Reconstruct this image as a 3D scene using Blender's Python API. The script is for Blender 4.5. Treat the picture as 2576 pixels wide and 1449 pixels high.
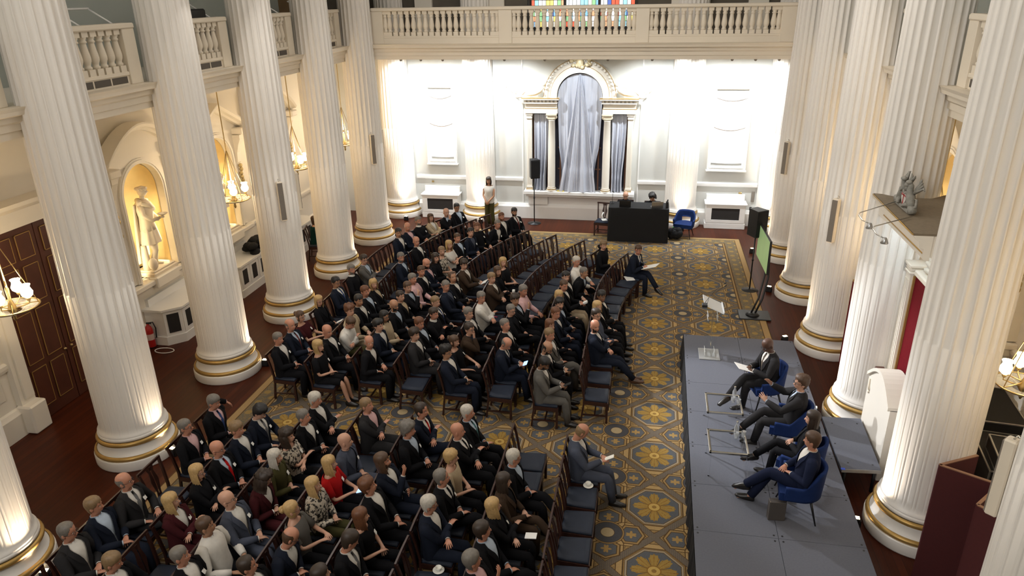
import bpy, bmesh, math, random
from math import sin, cos, pi, radians, sqrt, atan2, exp
from mathutils import Vector, Matrix, noise
random.seed(7)
V = Vector
scene = bpy.context.scene
for o in list(bpy.data.objects):
    bpy.data.objects.remove(o)
COL = scene.collection

# ------------------------------------------------------------------ camera, world, lights, exposure
cam = bpy.data.objects.new('camera', bpy.data.cameras.new('camera'))
COL.objects.link(cam)
F, YAW, PITCH, ROLL = 1822.278, 0.18819, 0.38885, -0.01788
fw = V((-sin(YAW)*cos(PITCH), cos(YAW)*cos(PITCH), -sin(PITCH)))
rt = V((cos(YAW), sin(YAW), 0)); up = rt.cross(fw)
r2 = rt*cos(ROLL) + up*sin(ROLL); u2 = -rt*sin(ROLL) + up*cos(ROLL)
m = Matrix((r2, u2, -fw)).transposed().to_4x4()
m.translation = V((1.9406, -3.7367, 7.1685))
cam.matrix_world = m
cam.data.sensor_width = 36.0
cam.data.lens = F/2576*36.0
cam.data.clip_end = 200
scene.camera = cam

vs = scene.view_settings
vs.view_transform = 'Standard'; vs.look = 'None'; vs.gamma = 1.0; vs.use_curve_mapping = False
vs.exposure = 0.0

world = bpy.data.worlds.new('world'); scene.world = world; world.use_nodes = True
world.node_tree.nodes['Background'].inputs[0].default_value = (0.62, 0.70, 0.80, 1)
world.node_tree.nodes['Background'].inputs[1].default_value = 0.0

def light(name, kind, loc, energy, color, target=None, size=.2, angle=60, blend=.5, sy=None):
    d = bpy.data.lights.new(name, kind); d.energy = energy; d.color = color
    if kind == 'AREA':
        d.size = size
        if sy: d.shape = 'RECTANGLE'; d.size_y = sy
    else:
        d.shadow_soft_size = size
    if kind == 'SPOT':
        d.spot_size = radians(angle); d.spot_blend = blend
    o = bpy.data.objects.new(name, d); COL.objects.link(o); o.location = loc
    if target is not None:
        o.rotation_euler = (V(target)-V(loc)).to_track_quat('-Z', 'Y').to_euler()
    return o

COLX = (-6.342, 5.944)
COLY = [2.508, 5.369, 8.230, 11.091, 13.952, 16.813]
MX = -0.224                      # middle of the hall
def mir(x, s): return x if s < 0 else 2*MX - x     # s<0 as given (left side), s>0 mirrored

WARM = (1.0, 0.79, 0.56)
# unseen overhead fill added for ambient daylight, and the dim house lights
light('overhead_fill', 'AREA', (MX, 8.0, 11.6), 90, (0.93, 0.95, 1.0), (MX, 8.0, 0), size=7, sy=16)
light('house_lights', 'AREA', (MX, 3.0, 11.0), 35, (1.0, 0.86, 0.68), (MX, 3.5, 0), size=8, sy=8)
light('column_fill', 'AREA', (-2.6, -6.6, 9.2), 1100, (1.0, .97, .94), (2.0, 14, 7.6), size=11, sy=4)  # unseen area fill added behind the camera to brighten the column faces
light('nave_fill', 'AREA', (-3.2, 9.0, 11.5), 560, (1.0, .96, .90), (6, 9.5, 5.8), size=2, sy=10)  # unseen fill added high in the nave to whiten the stage side columns
light('nave_fill', 'AREA', (2.8, 9.0, 11.5), 260, (1.0, .95, .90), (-6.3, 9.5, 5.4), size=2, sy=10)  # weaker unseen fill added for the columns on the statue side
# stage lanterns on the gallery rails
light('stage_lantern_a', 'SPOT', (-5.6, 12.3, 7.3), 5200, (0.92, 0.95, 1.0), (4.9, 7.2, .6), size=.12, angle=23, blend=.5)
light('stage_lantern_b', 'SPOT', (-5.4, 15.4, 7.3), 3500, (0.95, 0.96, 1.0), (4.9, 6.2, .6), size=.12, angle=20, blend=.4)
# floor uplights at the foot of each column
UPL = [(-5.66, 8.50), (-5.66, 5.30), (-5.64, 2.48), (5.10, 17.06), (5.17, 14.12), (5.10, 11.22), (5.15, 8.30), (5.15, 5.30), (-5.66, 11.4), (-5.66, 14.2), (-5.70, 17.0)]
for i, (x, y) in enumerate(UPL):
    sx = -1 if x < 0 else 1
    cx = COLX[0] if x < 0 else COLX[1]
    cy = min(COLY, key=lambda q: abs(q-y))
    light('uplight_beam', 'SPOT', (x, y, .22), 170, WARM, (cx-sx*.42, cy, 2.9), size=.05, angle=75, blend=.9)
for x in (-6.0, -3.40, 3.15, 5.6):
    light('uplight_beam', 'SPOT', (x, 18.86, .22), 190, WARM, (x-.02, 19.25, 1.7), size=.05, angle=60, blend=.9)
# bright spots on the soffit of the far gallery washing the end wall
for i, x in enumerate((-5.7, -4.9, -4.1, -3.1, -2.2, -.23, 1.8, 2.7, 3.7, 4.5, 5.3)):
    light('wall_washer', 'SPOT', (x, 18.45, 5.36), 300 if abs(x+.3) > .5 else 130, (0.90, 0.96, 1.0), (x, 19.75, 2.6), size=.06, angle=120, blend=.8)

# ------------------------------------------------------------------ materials
MATS = {}
def new_mat(name):
    mt = bpy.data.materials.new(name); mt.use_nodes = True
    return mt, mt.node_tree, mt.node_tree.nodes['Principled BSDF']
def mat(name, col, rough=.6, metal=0., var=.06, scale=6., bump=0., bscale=60., spec=.5, sheen=0., emit=None, estr=0., trans=0., ior=1.45, alpha=1., coords='Object'):
    if name in MATS: return MATS[name]
    mt, nt, b = new_mat(name)
    b.inputs['Roughness'].default_value = rough; b.inputs['Metallic'].default_value = metal
    b.inputs['Specular IOR Level'].default_value = spec
    tc = nt.nodes.new('ShaderNodeTexCoord')
    nz = nt.nodes.new('ShaderNodeTexNoise'); nz.inputs['Scale'].default_value = scale; nz.inputs['Detail'].default_value = 3
    nt.links.new(tc.outputs[coords], nz.inputs['Vector'])
    mx = nt.nodes.new('ShaderNodeMix'); mx.data_type = 'RGBA'
    c1 = [max(0, c*(1-var)) for c in col]; c2 = [min(1, c*(1+var)) for c in col]
    mx.inputs[6].default_value = (*c1, 1); mx.inputs[7].default_value = (*c2, 1)
    nt.links.new(nz.outputs['Fac'], mx.inputs[0]); nt.links.new(mx.outputs[2], b.inputs['Base Color'])
    if bump:
        n2 = nt.nodes.new('ShaderNodeTexNoise'); n2.inputs['Scale'].default_value = bscale
        nt.links.new(tc.outputs[coords], n2.inputs['Vector'])
        bp = nt.nodes.new('ShaderNodeBump'); bp.inputs['Strength'].default_value = bump
        nt.links.new(n2.outputs['Fac'], bp.inputs['Height']); nt.links.new(bp.outputs['Normal'], b.inputs['Normal'])
    if emit:
        b.inputs['Emission Color'].default_value = (*emit, 1); b.inputs['Emission Strength'].default_value = estr
    if trans:
        b.inputs['Transmission Weight'].default_value = trans; b.inputs['IOR'].default_value = ior
    if sheen: b.inputs['Sheen Weight'].default_value = sheen
    if alpha < 1: b.inputs['Alpha'].default_value = alpha
    MATS[name] = mt
    return mt

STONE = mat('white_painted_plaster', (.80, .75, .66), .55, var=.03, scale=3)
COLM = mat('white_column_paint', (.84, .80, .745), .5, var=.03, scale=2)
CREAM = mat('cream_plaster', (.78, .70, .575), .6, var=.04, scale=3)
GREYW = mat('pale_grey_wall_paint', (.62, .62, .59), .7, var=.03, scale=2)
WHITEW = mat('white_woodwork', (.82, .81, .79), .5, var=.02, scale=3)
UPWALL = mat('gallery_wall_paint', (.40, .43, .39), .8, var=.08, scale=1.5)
GOLD = mat('gilding', (.46, .29, .09), .42, .55, var=.15, scale=12)
GOLDP = mat('gold_leaf_niche', (.68, .52, .25), .5, .15, var=.12, scale=5)
MARBLE = mat('pale_marble', (.72, .63, .50), .5, var=.08, scale=6)
MAHOG = mat('dark_mahogany', (.035, .012, .008), .38, var=.4, scale=9)
MAHOGD = mat('door_mahogany', (.075, .022, .012), .4, var=.35, scale=5)
BLUELE = mat('blue_leather', (.016, .022, .038), .6, var=.15, scale=14, bump=.08, bscale=90, spec=.3)
BLACK = mat('black_cloth', (.004, .004, .005), .9, var=.3, scale=8)
BLACKP = mat('black_plastic', (.012, .012, .013), .5, var=.2, scale=20)
BLACKM = mat('black_metal', (.015, .015, .016), .4, .4, var=.2, scale=20)
GRILLE = mat('grey_grille', (.22, .19, .16), .6, var=.25, scale=160)
VENT = mat('dark_vent_mesh', (.10, .085, .07), .7, var=.5, scale=120)
DARKV = mat('black_vent_mesh', (.02, .018, .018), .7, var=.3, scale=200)
STEEL = mat('polished_steel', (.75, .74, .70), .18, 1.0, var=.05, scale=10)
ALU = mat('aluminium_edging', (.45, .45, .45), .35, .9, var=.1, scale=20)
ACRYL = mat('clear_acrylic', (.98, .99, .99), .03, var=.0, trans=1., ior=1.08)
GLASS = mat('clear_glass', (.95, .97, .98), .04, var=.0, trans=.80, ior=1.12, spec=1.)
PAPER = mat('white_paper', (.80, .79, .76), .7, var=.03)
CHINA = mat('white_china', (.85, .83, .76), .3, var=.02)
RED = mat('red_damask', (.13, .005, .010), .85, var=.25, scale=25, spec=.1)
MAROON = mat('maroon_felt', (.060, .007, .008), .85, var=.15, scale=30)
STAGEC = mat('grey_stage_carpet', (.108, .114, .140), .9, var=.14, scale=40, bump=.1, bscale=300)
VELVET = mat('blue_velvet', (.010, .026, .105), .8, var=.25, scale=14, spec=.15)
SHADEG = mat('lit_glass_shade', (1, .9, .7), .4, emit=(1., .78, .48), estr=14)
BRASS = mat('aged_brass', (.48, .36, .17), .35, .9, var=.15, scale=20)
TUBE = mat('lit_white_tube', (.9, .95, 1.), .4, emit=(.70, .86, 1.), estr=24)
LAMPE = mat('lit_lamp_face', (1, .8, .5), .4, emit=(1., .72, .36), estr=26)
SCREENM = mat('lit_screen', (.3, .5, .2), .3, emit=(.30, .40, .20), estr=.42, var=.15, scale=3)
PHONES = mat('lit_phone', (.3, .5, .9), .3, emit=(.30, .52, 1.0), estr=1.8)
DUST = mat('dusty_stone_top', (.20, .16, .11), .9, var=.2, scale=18)
CURT = mat('white_voile', (.52, .54, .61), .9, var=.03, scale=10)
NIGHT = mat('dark_window_glass', (.05, .05, .07), .15, var=.2)
WOODF = mat('brown_window_frame', (.20, .09, .05), .5, var=.2)
CARDB = mat('brown_card', (.18, .11, .05), .8, var=.15)
PINKBL = mat('pinkish_roller_blind', (.86, .82, .81), .8, var=.02)

# ------------------------------------------------------------------ mesh helpers
class MB:
    def __init__(s): s.v = []; s.f = []; s.m = []; s.sm = []
    def quad(s, *i, mi=0, sm=False): s.f.append(tuple(i)); s.m.append(mi); s.sm.append(sm)
    def box(s, x0, x1, y0, y1, z0, z1, mi=0, M=None):
        b = len(s.v)
        for z in (z0, z1):
            for x, y in ((x0, y0), (x1, y0), (x1, y1), (x0, y1)):
                p = V((x, y, z)); s.v.append(M @ p if M else p)
        for q in ((0, 3, 2, 1), (4, 5, 6, 7), (0, 1, 5, 4), (1, 2, 6, 5), (2, 3, 7, 6), (3, 0, 4, 7)):
            s.quad(*[b+i for i in q], mi=mi)
        return s
    def bbox(s, x0, x1, y0, y1, z0, z1, c=.01, mi=0, M=None):
        """box with chamfered edges (24 verts)"""
        b = len(s.v); c = min(c, (x1-x0)*.45, (y1-y0)*.45, (z1-z0)*.45)
        prof = [(z0, c), (z0+c, 0), (z1-c, 0), (z1, c)]
        for z, i in prof:
            for x, y in ((x0+c, y0+i), (x1-c, y0+i), (x1-i, y0+c), (x1-i, y1-c), (x1-c, y1-i), (x0+c, y1-i), (x0+i, y1-c), (x0+i, y0+c)):
                p = V((x, y, z)); s.v.append(M @ p if M else p)
        for r in range(3):
            for k in range(8):
                s.quad(b+r*8+k, b+r*8+(k+1) % 8, b+(r+1)*8+(k+1) % 8, b+(r+1)*8+k, mi=mi)
        s.f.append(tuple(b+k for k in range(7, -1, -1))); s.m.append(mi); s.sm.append(False)
        s.f.append(tuple(b+24+k for k in range(8))); s.m.append(mi); s.sm.append(False)
        return s
    def rings(s, rings, closed=True, caps=(False, False), mi=0, sm=True):
        n = len(rings[0]); b = len(s.v)
        for r in rings: s.v.extend(V(p) for p in r)
        for i in range(len(rings)-1):
            for k in range(n if closed else n-1):
                s.quad(b+i*n+k, b+i*n+(k+1) % n, b+(i+1)*n+(k+1) % n, b+(i+1)*n+k, mi=mi, sm=sm)
        if caps[0]: s.f.append(tuple(b+k for k in range(n-1, -1, -1))); s.m.append(mi); s.sm.append(False)
        if caps[1]: s.f.append(tuple(b+(len(rings)-1)*n+k for k in range(n))); s.m.append(mi); s.sm.append(False)
        return b
    def lathe(s, prof, c=(0, 0, 0), n=24, mi=0, sm=True, a0=0., a1=None, caps=(True, True), axis='z'):
        full = a1 is None
        angs = [2*pi*k/n for k in range(n)] if full else [a0+(a1-a0)*k/n for k in range(n+1)]
        R = []
        for r, z in prof:
            if axis == 'z': R.append([(c[0]+r*cos(a), c[1]+r*sin(a), c[2]+z) for a in angs])
            elif axis == 'x': R.append([(c[0]+z, c[1]+r*cos(a), c[2]+r*sin(a)) for a in angs])
            else: R.append([(c[0]+r*sin(a), c[1]+z, c[2]+r*cos(a)) for a in angs])
        return s.rings(R, closed=full, caps=caps if full else (False, False), mi=mi, sm=sm)
    def tube(s, pts, rad, n=8, mi=0, sm=True, caps=(True, True), upv=(0, 0, 1), flat=1.):
        pts = [V(p) for p in pts]
        if not hasattr(rad, '__len__'): rad = [rad]*len(pts)
        R = []; pu = None
        for i, p in enumerate(pts):
            t = (pts[min(i+1, len(pts)-1)]-pts[max(i-1, 0)]).normalized()
            u = pu if pu is not None else V(upv)
            u = u - t*u.dot(t)
            if u.length < 1e-4: u = V((1, 0, 0)) - t*t.x
            if u.length < 1e-4: u = V((0, 1, 0)) - t*t.y
            u.normalize(); w = t.cross(u); pu = u
            R.append([p + u*(rad[i]*cos(2*pi*k/n)) + w*(rad[i]*flat*sin(2*pi*k/n)) for k in range(n)])
        return s.rings(R, caps=caps, mi=mi, sm=sm)
    def ell(s, c, r, n=10, k=6, mi=0, M=None):
        R = []
        for i in range(k+1):
            a = -pi/2+pi*i/k; a = max(-pi/2+.12, min(pi/2-.12, a))
            R.append([(c[0]+r[0]*cos(a)*cos(2*pi*j/n), c[1]+r[1]*cos(a)*sin(2*pi*j/n), c[2]+r[2]*sin(a)) for j in range(n)])
        if M: R = [[M @ V(p) for p in q] for q in R]
        return s.rings(R, caps=(True, True), mi=mi)
    def prism(s, poly, x0, x1, axis='x', mi=0, sm=False):
        """extrude a closed 2D outline along an axis"""
        n = len(poly)
        def P(a, q):
            return (a, q[0], q[1]) if axis == 'x' else ((q[0], a, q[1]) if axis == 'y' else (q[0], q[1], a))
        return s.rings([[P(x0, q) for q in poly], [P(x1, q) for q in poly]], caps=(True, True), mi=mi, sm=sm)
    def build(s, name, mats, parent=None, loc=None, rotz=0., sub=0, **props):
        me = bpy.data.meshes.new(name)
        me.from_pydata([tuple(p) for p in s.v], [], s.f)
        if not isinstance(mats, (list, tuple)): mats = [mats]
        for mt in mats: me.materials.append(mt)
        me.polygons.foreach_set('material_index', s.m); me.polygons.foreach_set('use_smooth', s.sm)
        me.update()
        o = bpy.data.objects.new(name, me); COL.objects.link(o)
        if parent is not None: o.parent = parent
        if loc is not None: o.location = loc
        if rotz: o.rotation_euler = (0, 0, rotz)
        if sub:
            md = o.modifiers.new('smooth', 'SUBSURF'); md.levels = sub; md.render_levels = sub
        for k, v in props.items(): o[k] = v
        return o

def thing(name, label, category, loc=(0, 0, 0), rotz=0., group=None):
    o = bpy.data.objects.new(name, None); COL.objects.link(o)
    o.location = loc; o.rotation_euler = (0, 0, rotz); o.empty_display_size = .1
    o['label'] = label; o['category'] = category
    if group: o['group'] = group
    return o
def tagp(label, category, group=None):
    d = dict(label=label, category=category)
    if group: d['group'] = group
    return d
KIDS = {}
def dup(root, loc, rotz, label=None, group=None):
    r = root.copy(); COL.objects.link(r); r.location = loc; r.rotation_euler = (0, 0, rotz)
    if label: r['label'] = label
    if group: r['group'] = group
    for ch in root.children:
        c = ch.copy(); COL.objects.link(c); c.parent = r
        for g in ch.children:
            d = g.copy(); COL.objects.link(d); d.parent = c
    return r
ORD = ['first', 'second', 'third', 'fourth', 'fifth', 'sixth', 'seventh', 'eighth', 'ninth', 'tenth', 'eleventh', 'twelfth', 'thirteenth', 'fourteenth', 'fifteenth', 'sixteenth', 'seventeenth', 'eighteenth', 'nineteenth', 'twentieth']
STRUCT = dict(kind='structure')
# ------------------------------------------------------------------ node maths for the printed carpet and the floor
class NM:
    def __init__(s, nt): s.nt = nt
    def op(s, o, a, b=None, c=None):
        n = s.nt.nodes.new('ShaderNodeMath'); n.operation = o
        for i, x in enumerate((a, b, c)):
            if x is None: continue
            if isinstance(x, (int, float)): n.inputs[i].default_value = x
            else: s.nt.links.new(x, n.inputs[i])
        return n.outputs[0]
    def add(s, a, b): return s.op('ADD', a, b)
    def sub(s, a, b): return s.op('SUBTRACT', a, b)
    def mul(s, a, b): return s.op('MULTIPLY', a, b)
    def abs(s, a): return s.op('ABSOLUTE', a)
    def mx(s, a, b): return s.op('MAXIMUM', a, b)
    def mn(s, a, b): return s.op('MINIMUM', a, b)
    def lt(s, a, b): return s.op('LESS_THAN', a, b)
    def gt(s, a, b): return s.op('GREATER_THAN', a, b)
    def band(s, a, lo, hi): return s.mul(s.gt(a, lo), s.lt(a, hi))
    def mix(s, f, a, b):
        n = s.nt.nodes.new('ShaderNodeMix'); n.data_type = 'RGBA'
        s.nt.links.new(f, n.inputs[0])
        for i, x in ((6, a), (7, b)):
            if isinstance(x, tuple): n.inputs[i].default_value = (*x, 1)
            else: s.nt.links.new(x, n.inputs[i])
        return n.outputs[2]

def carpet_material(x0, x1, y0, y1):
    mt, nt, b = new_mat('patterned_carpet'); k = NM(nt)
    b.inputs['Roughness'].default_value = .95; b.inputs['Specular IOR Level'].default_value = .15
    tc = nt.nodes.new('ShaderNodeTexCoord'); sp = nt.nodes.new('ShaderNodeSeparateXYZ')
    nt.links.new(tc.outputs['Object'], sp.inputs[0]); X, Y = sp.outputs[0], sp.outputs[1]
    P = 1.306
    u = k.mul(k.sub(X, 2.33), 1/P); v = k.mul(k.sub(Y, 5.24), 1/P)
    uc = k.sub(u, k.op('ROUND', u)); vc = k.sub(v, k.op('ROUND', v))
    au, av = k.abs(uc), k.abs(vc)
    TAN, GOLDC, BLUE, BRN, BEI, GUIL, LGT = (.235, .152, .062), (.235, .150, .040), (.074, .077, .082), (.070, .040, .016), (.29, .225, .13), (.125, .098, .068), (.25, .20, .135)
    nz = nt.nodes.new('ShaderNodeTexNoise'); nz.inputs['Scale'].default_value = 38; nz.inputs['Detail'].default_value = 2
    nt.links.new(tc.outputs['Object'], nz.inputs['Vector'])
    nf = nz.outputs['Fac']
    base = k.mix(k.gt(nf, .54), TAN, (.15, .10, .045))
    # straight bands that frame the medallions
    m1 = k.mx(k.band(au, .325, .385), k.band(av, .325, .385))
    ed = k.mx(k.mx(k.band(au, .315, .325), k.band(au, .385, .395)), k.mx(k.band(av, .315, .325), k.band(av, .385, .395)))
    c = k.mix(m1, base, (.29, .195, .085)); c = k.mix(ed, c, BRN)
    # crossing plaited bands
    dg = k.abs(k.sub(k.add(au, av), .5))
    w1 = k.op('SINE', k.mul(k.sub(uc, vc), 150.)); w2 = k.op('SINE', k.mul(k.add(uc, vc), 150.))
    plait = k.gt(k.mul(w1, w2), .05)
    c = k.mix(k.lt(dg, .062), c, BRN)
    c = k.mix(k.lt(dg, .052), c, k.mix(plait, GUIL, (.085, .072, .062)))
    # pointed cartouches between rings and crossings
    def cart(a, bq, c):
        p = k.abs(k.sub(.5, a)); q = k.abs(k.sub(bq, .245))
        h = k.mx(k.mul(p, 8.6), k.add(k.mul(p, 4.2), k.mul(q, 8.2)))
        c = k.mix(k.lt(h, 1.30), c, BRN); c = k.mix(k.lt(h, 1.18), c, TAN); c = k.mix(k.lt(h, 1.0), c, BRN); c = k.mix(k.lt(h, .92), c, BLUE)
        r = k.op('SQRT', k.add(k.mul(p, p), k.mul(q, q)))
        th = k.op('ARCTAN2', k.sub(bq, .245), k.sub(.5, a))
        pet = k.add(.043, k.mul(.016, k.op('COSINE', k.mul(th, 5.))))
        return k.mix(k.lt(r, pet), c, (.26, .165, .06))
    c = cart(au, av, c); c = cart(av, au, c)
    # rings at the corners
    du, dv = k.sub(.5, au), k.sub(.5, av)
    q = k.op('SQRT', k.add(k.mul(du, du), k.mul(dv, dv)))
    for r, cc in ((.185, BRN), (.178, TAN), (.166, BRN), (.158, (.050, .050, .055)), (.078, BRN), (.072, BEI)):
        c = k.mix(k.lt(q, r), c, cc)
    # octagon medallions with an eight leaved rosette
    oc = k.mx(k.mx(au, av), k.mul(k.add(au, av), .735))
    for r, cc in ((.318, BRN), (.310, TAN), (.302, BRN), (.296, LGT), (.277, BRN), (.270, BLUE)):
        c = k.mix(k.lt(oc, r), c, cc)
    r = k.op('SQRT', k.add(k.mul(uc, uc), k.mul(vc, vc))); th = k.op('ARCTAN2', vc, uc)
    lob = k.op('COSINE', k.mul(th, 8.))
    lo2 = k.op('SQRT', k.abs(k.op('COSINE', k.mul(th, 4.))))
    pet = k.add(k.add(.095, k.mul(.142, lo2)), k.mul(.009, k.op('COSINE', k.mul(th, 40.))))
    inn = k.lt(r, pet)
    vein = k.gt(k.add(k.op('COSINE', k.mul(th, 24.)), k.mul(nf, .9)), 1.32)
    c = k.mix(inn, c, GOLDC); c = k.mix(k.mul(inn, k.mul(vein, k.gt(r, .07))), c, (.17, .085, .02))
    c = k.mix(k.mul(k.lt(r, k.sub(pet, .0)), k.lt(lob, -.93)), c, (.10, .055, .018))
    c = k.mix(k.lt(r, .075), c, (.17, .09, .02)); c = k.mix(k.lt(r, .062), c, (.36, .24, .07)); c = k.mix(k.lt(r, .026), c, (.19, .11, .03))
    # border
    e = k.mn(k.mn(k.sub(X, x0), k.sub(x1, X)), k.mn(k.sub(Y, y0), k.sub(y1, Y)))
    bl = k.mix(k.gt(nf, .5), (.15, .105, .055), (.10, .088, .062))
    ms = k.mul(k.op('SINE', k.mul(X, 17.)), k.op('SINE', k.mul(Y, 17.)))
    bl = k.mix(k.gt(ms, .45), bl, (.21, .14, .05))
    c = k.mix(k.lt(e, .56), c, BRN); c = k.mix(k.lt(e, .535), c, TAN); c = k.mix(k.lt(e, .50), c, BRN); c = k.mix(k.lt(e, .47), c, bl)
    c = k.mix(k.lt(e, .17), c, BRN); c = k.mix(k.lt(e, .15), c, (.25, .165, .075)); c = k.mix(k.lt(e, .02), c, BRN)
    # pile
    n2 = nt.nodes.new('ShaderNodeTexNoise'); n2.inputs['Scale'].default_value = 120; nt.links.new(tc.outputs['Object'], n2.inputs['Vector'])
    hv = nt.nodes.new('ShaderNodeHueSaturation'); nt.links.new(c, hv.inputs['Color'])
    nt.links.new(k.add(.82, k.mul(n2.outputs['Fac'], .82)), hv.inputs['Value'])
    nt.links.new(hv.outputs[0], b.inputs['Base Color'])
    bp = nt.nodes.new('ShaderNodeBump'); bp.inputs['Strength'].default_value = .12; nt.links.new(n2.outputs['Fac'], bp.inputs['Height']); nt.links.new(bp.outputs['Normal'], b.inputs['Normal'])
    return mt

def floor_material():
    mt, nt, b = new_mat('mahogany_boards'); k = NM(nt)
    b.inputs['Roughness'].default_value = .40; b.inputs['Specular IOR Level'].default_value = .14
    tc = nt.nodes.new('ShaderNodeTexCoord'); sp = nt.nodes.new('ShaderNodeSeparateXYZ'); nt.links.new(tc.outputs['Object'], sp.inputs[0])
    pl = k.mul(sp.outputs[0], 1/.11); idx = k.op('FLOOR', pl); fr = k.sub(pl, idx)
    wn = nt.nodes.new('ShaderNodeTexWhiteNoise'); wn.noise_dimensions = '1D'; nt.links.new(idx, wn.inputs['W'])
    mp = nt.nodes.new('ShaderNodeMapping'); mp.inputs['Scale'].default_value = (14, 1.2, 1); nt.links.new(tc.outputs['Object'], mp.inputs[0])
    nz = nt.nodes.new('ShaderNodeTexNoise'); nz.inputs['Scale'].default_value = 1.6; nz.inputs['Detail'].default_value = 5; nt.links.new(mp.outputs[0], nz.inputs['Vector'])
    t = k.add(k.mul(wn.outputs['Value'], .45), k.mul(nz.outputs['Fac'], .75))
    c = k.mix(t, (.026, .0055, .0022), (.078, .0165, .0055))
    c = k.mix(k.lt(fr, .05), c, (.02, .006, .004))
    nt.links.new(c, b.inputs['Base Color'])
    return mt

# ------------------------------------------------------------------ floor, walls, ceiling
WL, WR, WF = -8.75, 8.30, 19.85
mb = MB(); mb.box(-9.6, 9.2, -7, 20.4, -.2, 0); mb.build('floor', floor_material(), **STRUCT)
CX0, CX1, CY0, CY1 = -5.35, 4.87, -4.0, 18.29
mb = MB(); mb.bbox(CX0, CX1, CY0, CY1, .0, .014, .005)
mb.build('carpet', carpet_material(CX0, CX1, CY0, CY1), **tagp('huge gold and blue patterned carpet of octagon medallions on the hall floor', 'carpet'))
mb = MB(); mb.box(-9.6, 9.2, -7, 20.4, 12.2, 12.4); mb.build('ceiling', STONE, **STRUCT)
mb = MB(); mb.box(-9.6, 9.2, -7.3, -7.0, 0, 12.2); mb.build('wall_near', UPWALL, **STRUCT)

NICHEY = [9.66, 12.52, 15.38]; NR = .66; NS, NB = 3.30, 1.50       # niche centres, radius, springing, base
DOORY, DHW, DTOP = 6.80, .98, 3.55
def side_wall(s):
    mb = MB()
    def bx(y0, y1, z0, z1, mi=0):
        a, b = (WL-.9, WL) if s < 0 else (WR, WR+.9)
        mb.box(a, b, y0, y1, z0, z1, mi=mi)
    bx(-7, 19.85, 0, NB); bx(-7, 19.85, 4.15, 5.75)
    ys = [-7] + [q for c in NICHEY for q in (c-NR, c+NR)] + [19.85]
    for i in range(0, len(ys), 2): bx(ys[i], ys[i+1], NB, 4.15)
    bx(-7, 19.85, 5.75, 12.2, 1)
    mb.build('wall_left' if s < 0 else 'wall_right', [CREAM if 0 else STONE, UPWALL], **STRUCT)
    f = WL if s < 0 else WR; d = 1 if s < 0 else -1
    mb = MB(); segs = [(-7, DOORY-1.25), (DOORY+1.25, 19.6)]
    for y0, y1 in segs:
        mb.prism([(f, 0), (f+d*.10, 0), (f+d*.10, .42), (f+d*.07, .46), (f+d*.05, .50), (f, .52)], y0, y1, 'y')
    mb.build('baseboard_left' if s < 0 else 'baseboard_right', STONE, **STRUCT)
    mb = MB()
    for y0, y1 in segs:
        mb.prism([(f, 1.22), (f+d*.05, 1.24), (f+d*.07, 1.30), (f+d*.07, 1.36), (f+d*.03, 1.39), (f, 1.39)], y0, y1, 'y')
    mb.build('trim_1' if s < 0 else 'trim_2', STONE, **STRUCT)
    # gallery deck and the ceiling of the aisle below it
    a, b = (WL, COLX[0]-.30) if s < 0 else (COLX[1]+.30, WR)
    mb = MB(); mb.box(a, b, -7, 19.85, 5.52, 5.80)
    mb.build('ceiling_aisle_left' if s < 0 else 'ceiling_aisle_right', STONE, **STRUCT)
for s in (-1, 1): side_wall(s)

# end wall: lower part pale, upper part darker brown behind the gallery, with the stained window opening
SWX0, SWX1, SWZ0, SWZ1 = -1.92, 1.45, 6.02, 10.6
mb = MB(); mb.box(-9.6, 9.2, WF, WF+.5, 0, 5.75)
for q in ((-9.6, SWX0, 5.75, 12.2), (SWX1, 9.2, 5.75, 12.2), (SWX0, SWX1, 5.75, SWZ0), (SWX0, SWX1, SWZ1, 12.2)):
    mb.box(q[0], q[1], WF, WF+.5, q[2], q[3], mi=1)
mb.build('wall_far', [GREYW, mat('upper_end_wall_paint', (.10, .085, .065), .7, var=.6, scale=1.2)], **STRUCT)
mb = MB()
for x0, x1, dy in ((-5.75, -4.15, 0), (-4.15, -2.05, 0), (-2.05, 1.66, .0), (1.66, 3.7, 0), (3.7, 5.4, 0)):
    y = WF-dy
    mb.prism([(y, 0), (y-.14, 0), (y-.14, .40), (y-.10, .44), (y-.06, .50), (y, .50)], x0, x1, 'x')
mb.build('baseboard_far', WHITEW, **STRUCT)
mb = MB()
for x0, x1 in ((-5.8, -2.09), (1.69, 5.45)):
    mb.prism([(WF, 1.24), (WF-.05, 1.25), (WF-.07, 1.28), (WF-.07, 1.36), (WF-.04, 1.39), (WF, 1.39)], x0, x1, 'x')
mb.build('trim_3', WHITEW, **STRUCT)
mb = MB(); mb.box(COLX[0]-.3, COLX[1]+.3, 17.35, WF, 5.52, 5.80)
mb.build('ceiling_gallery_far', STONE, **STRUCT)

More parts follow.
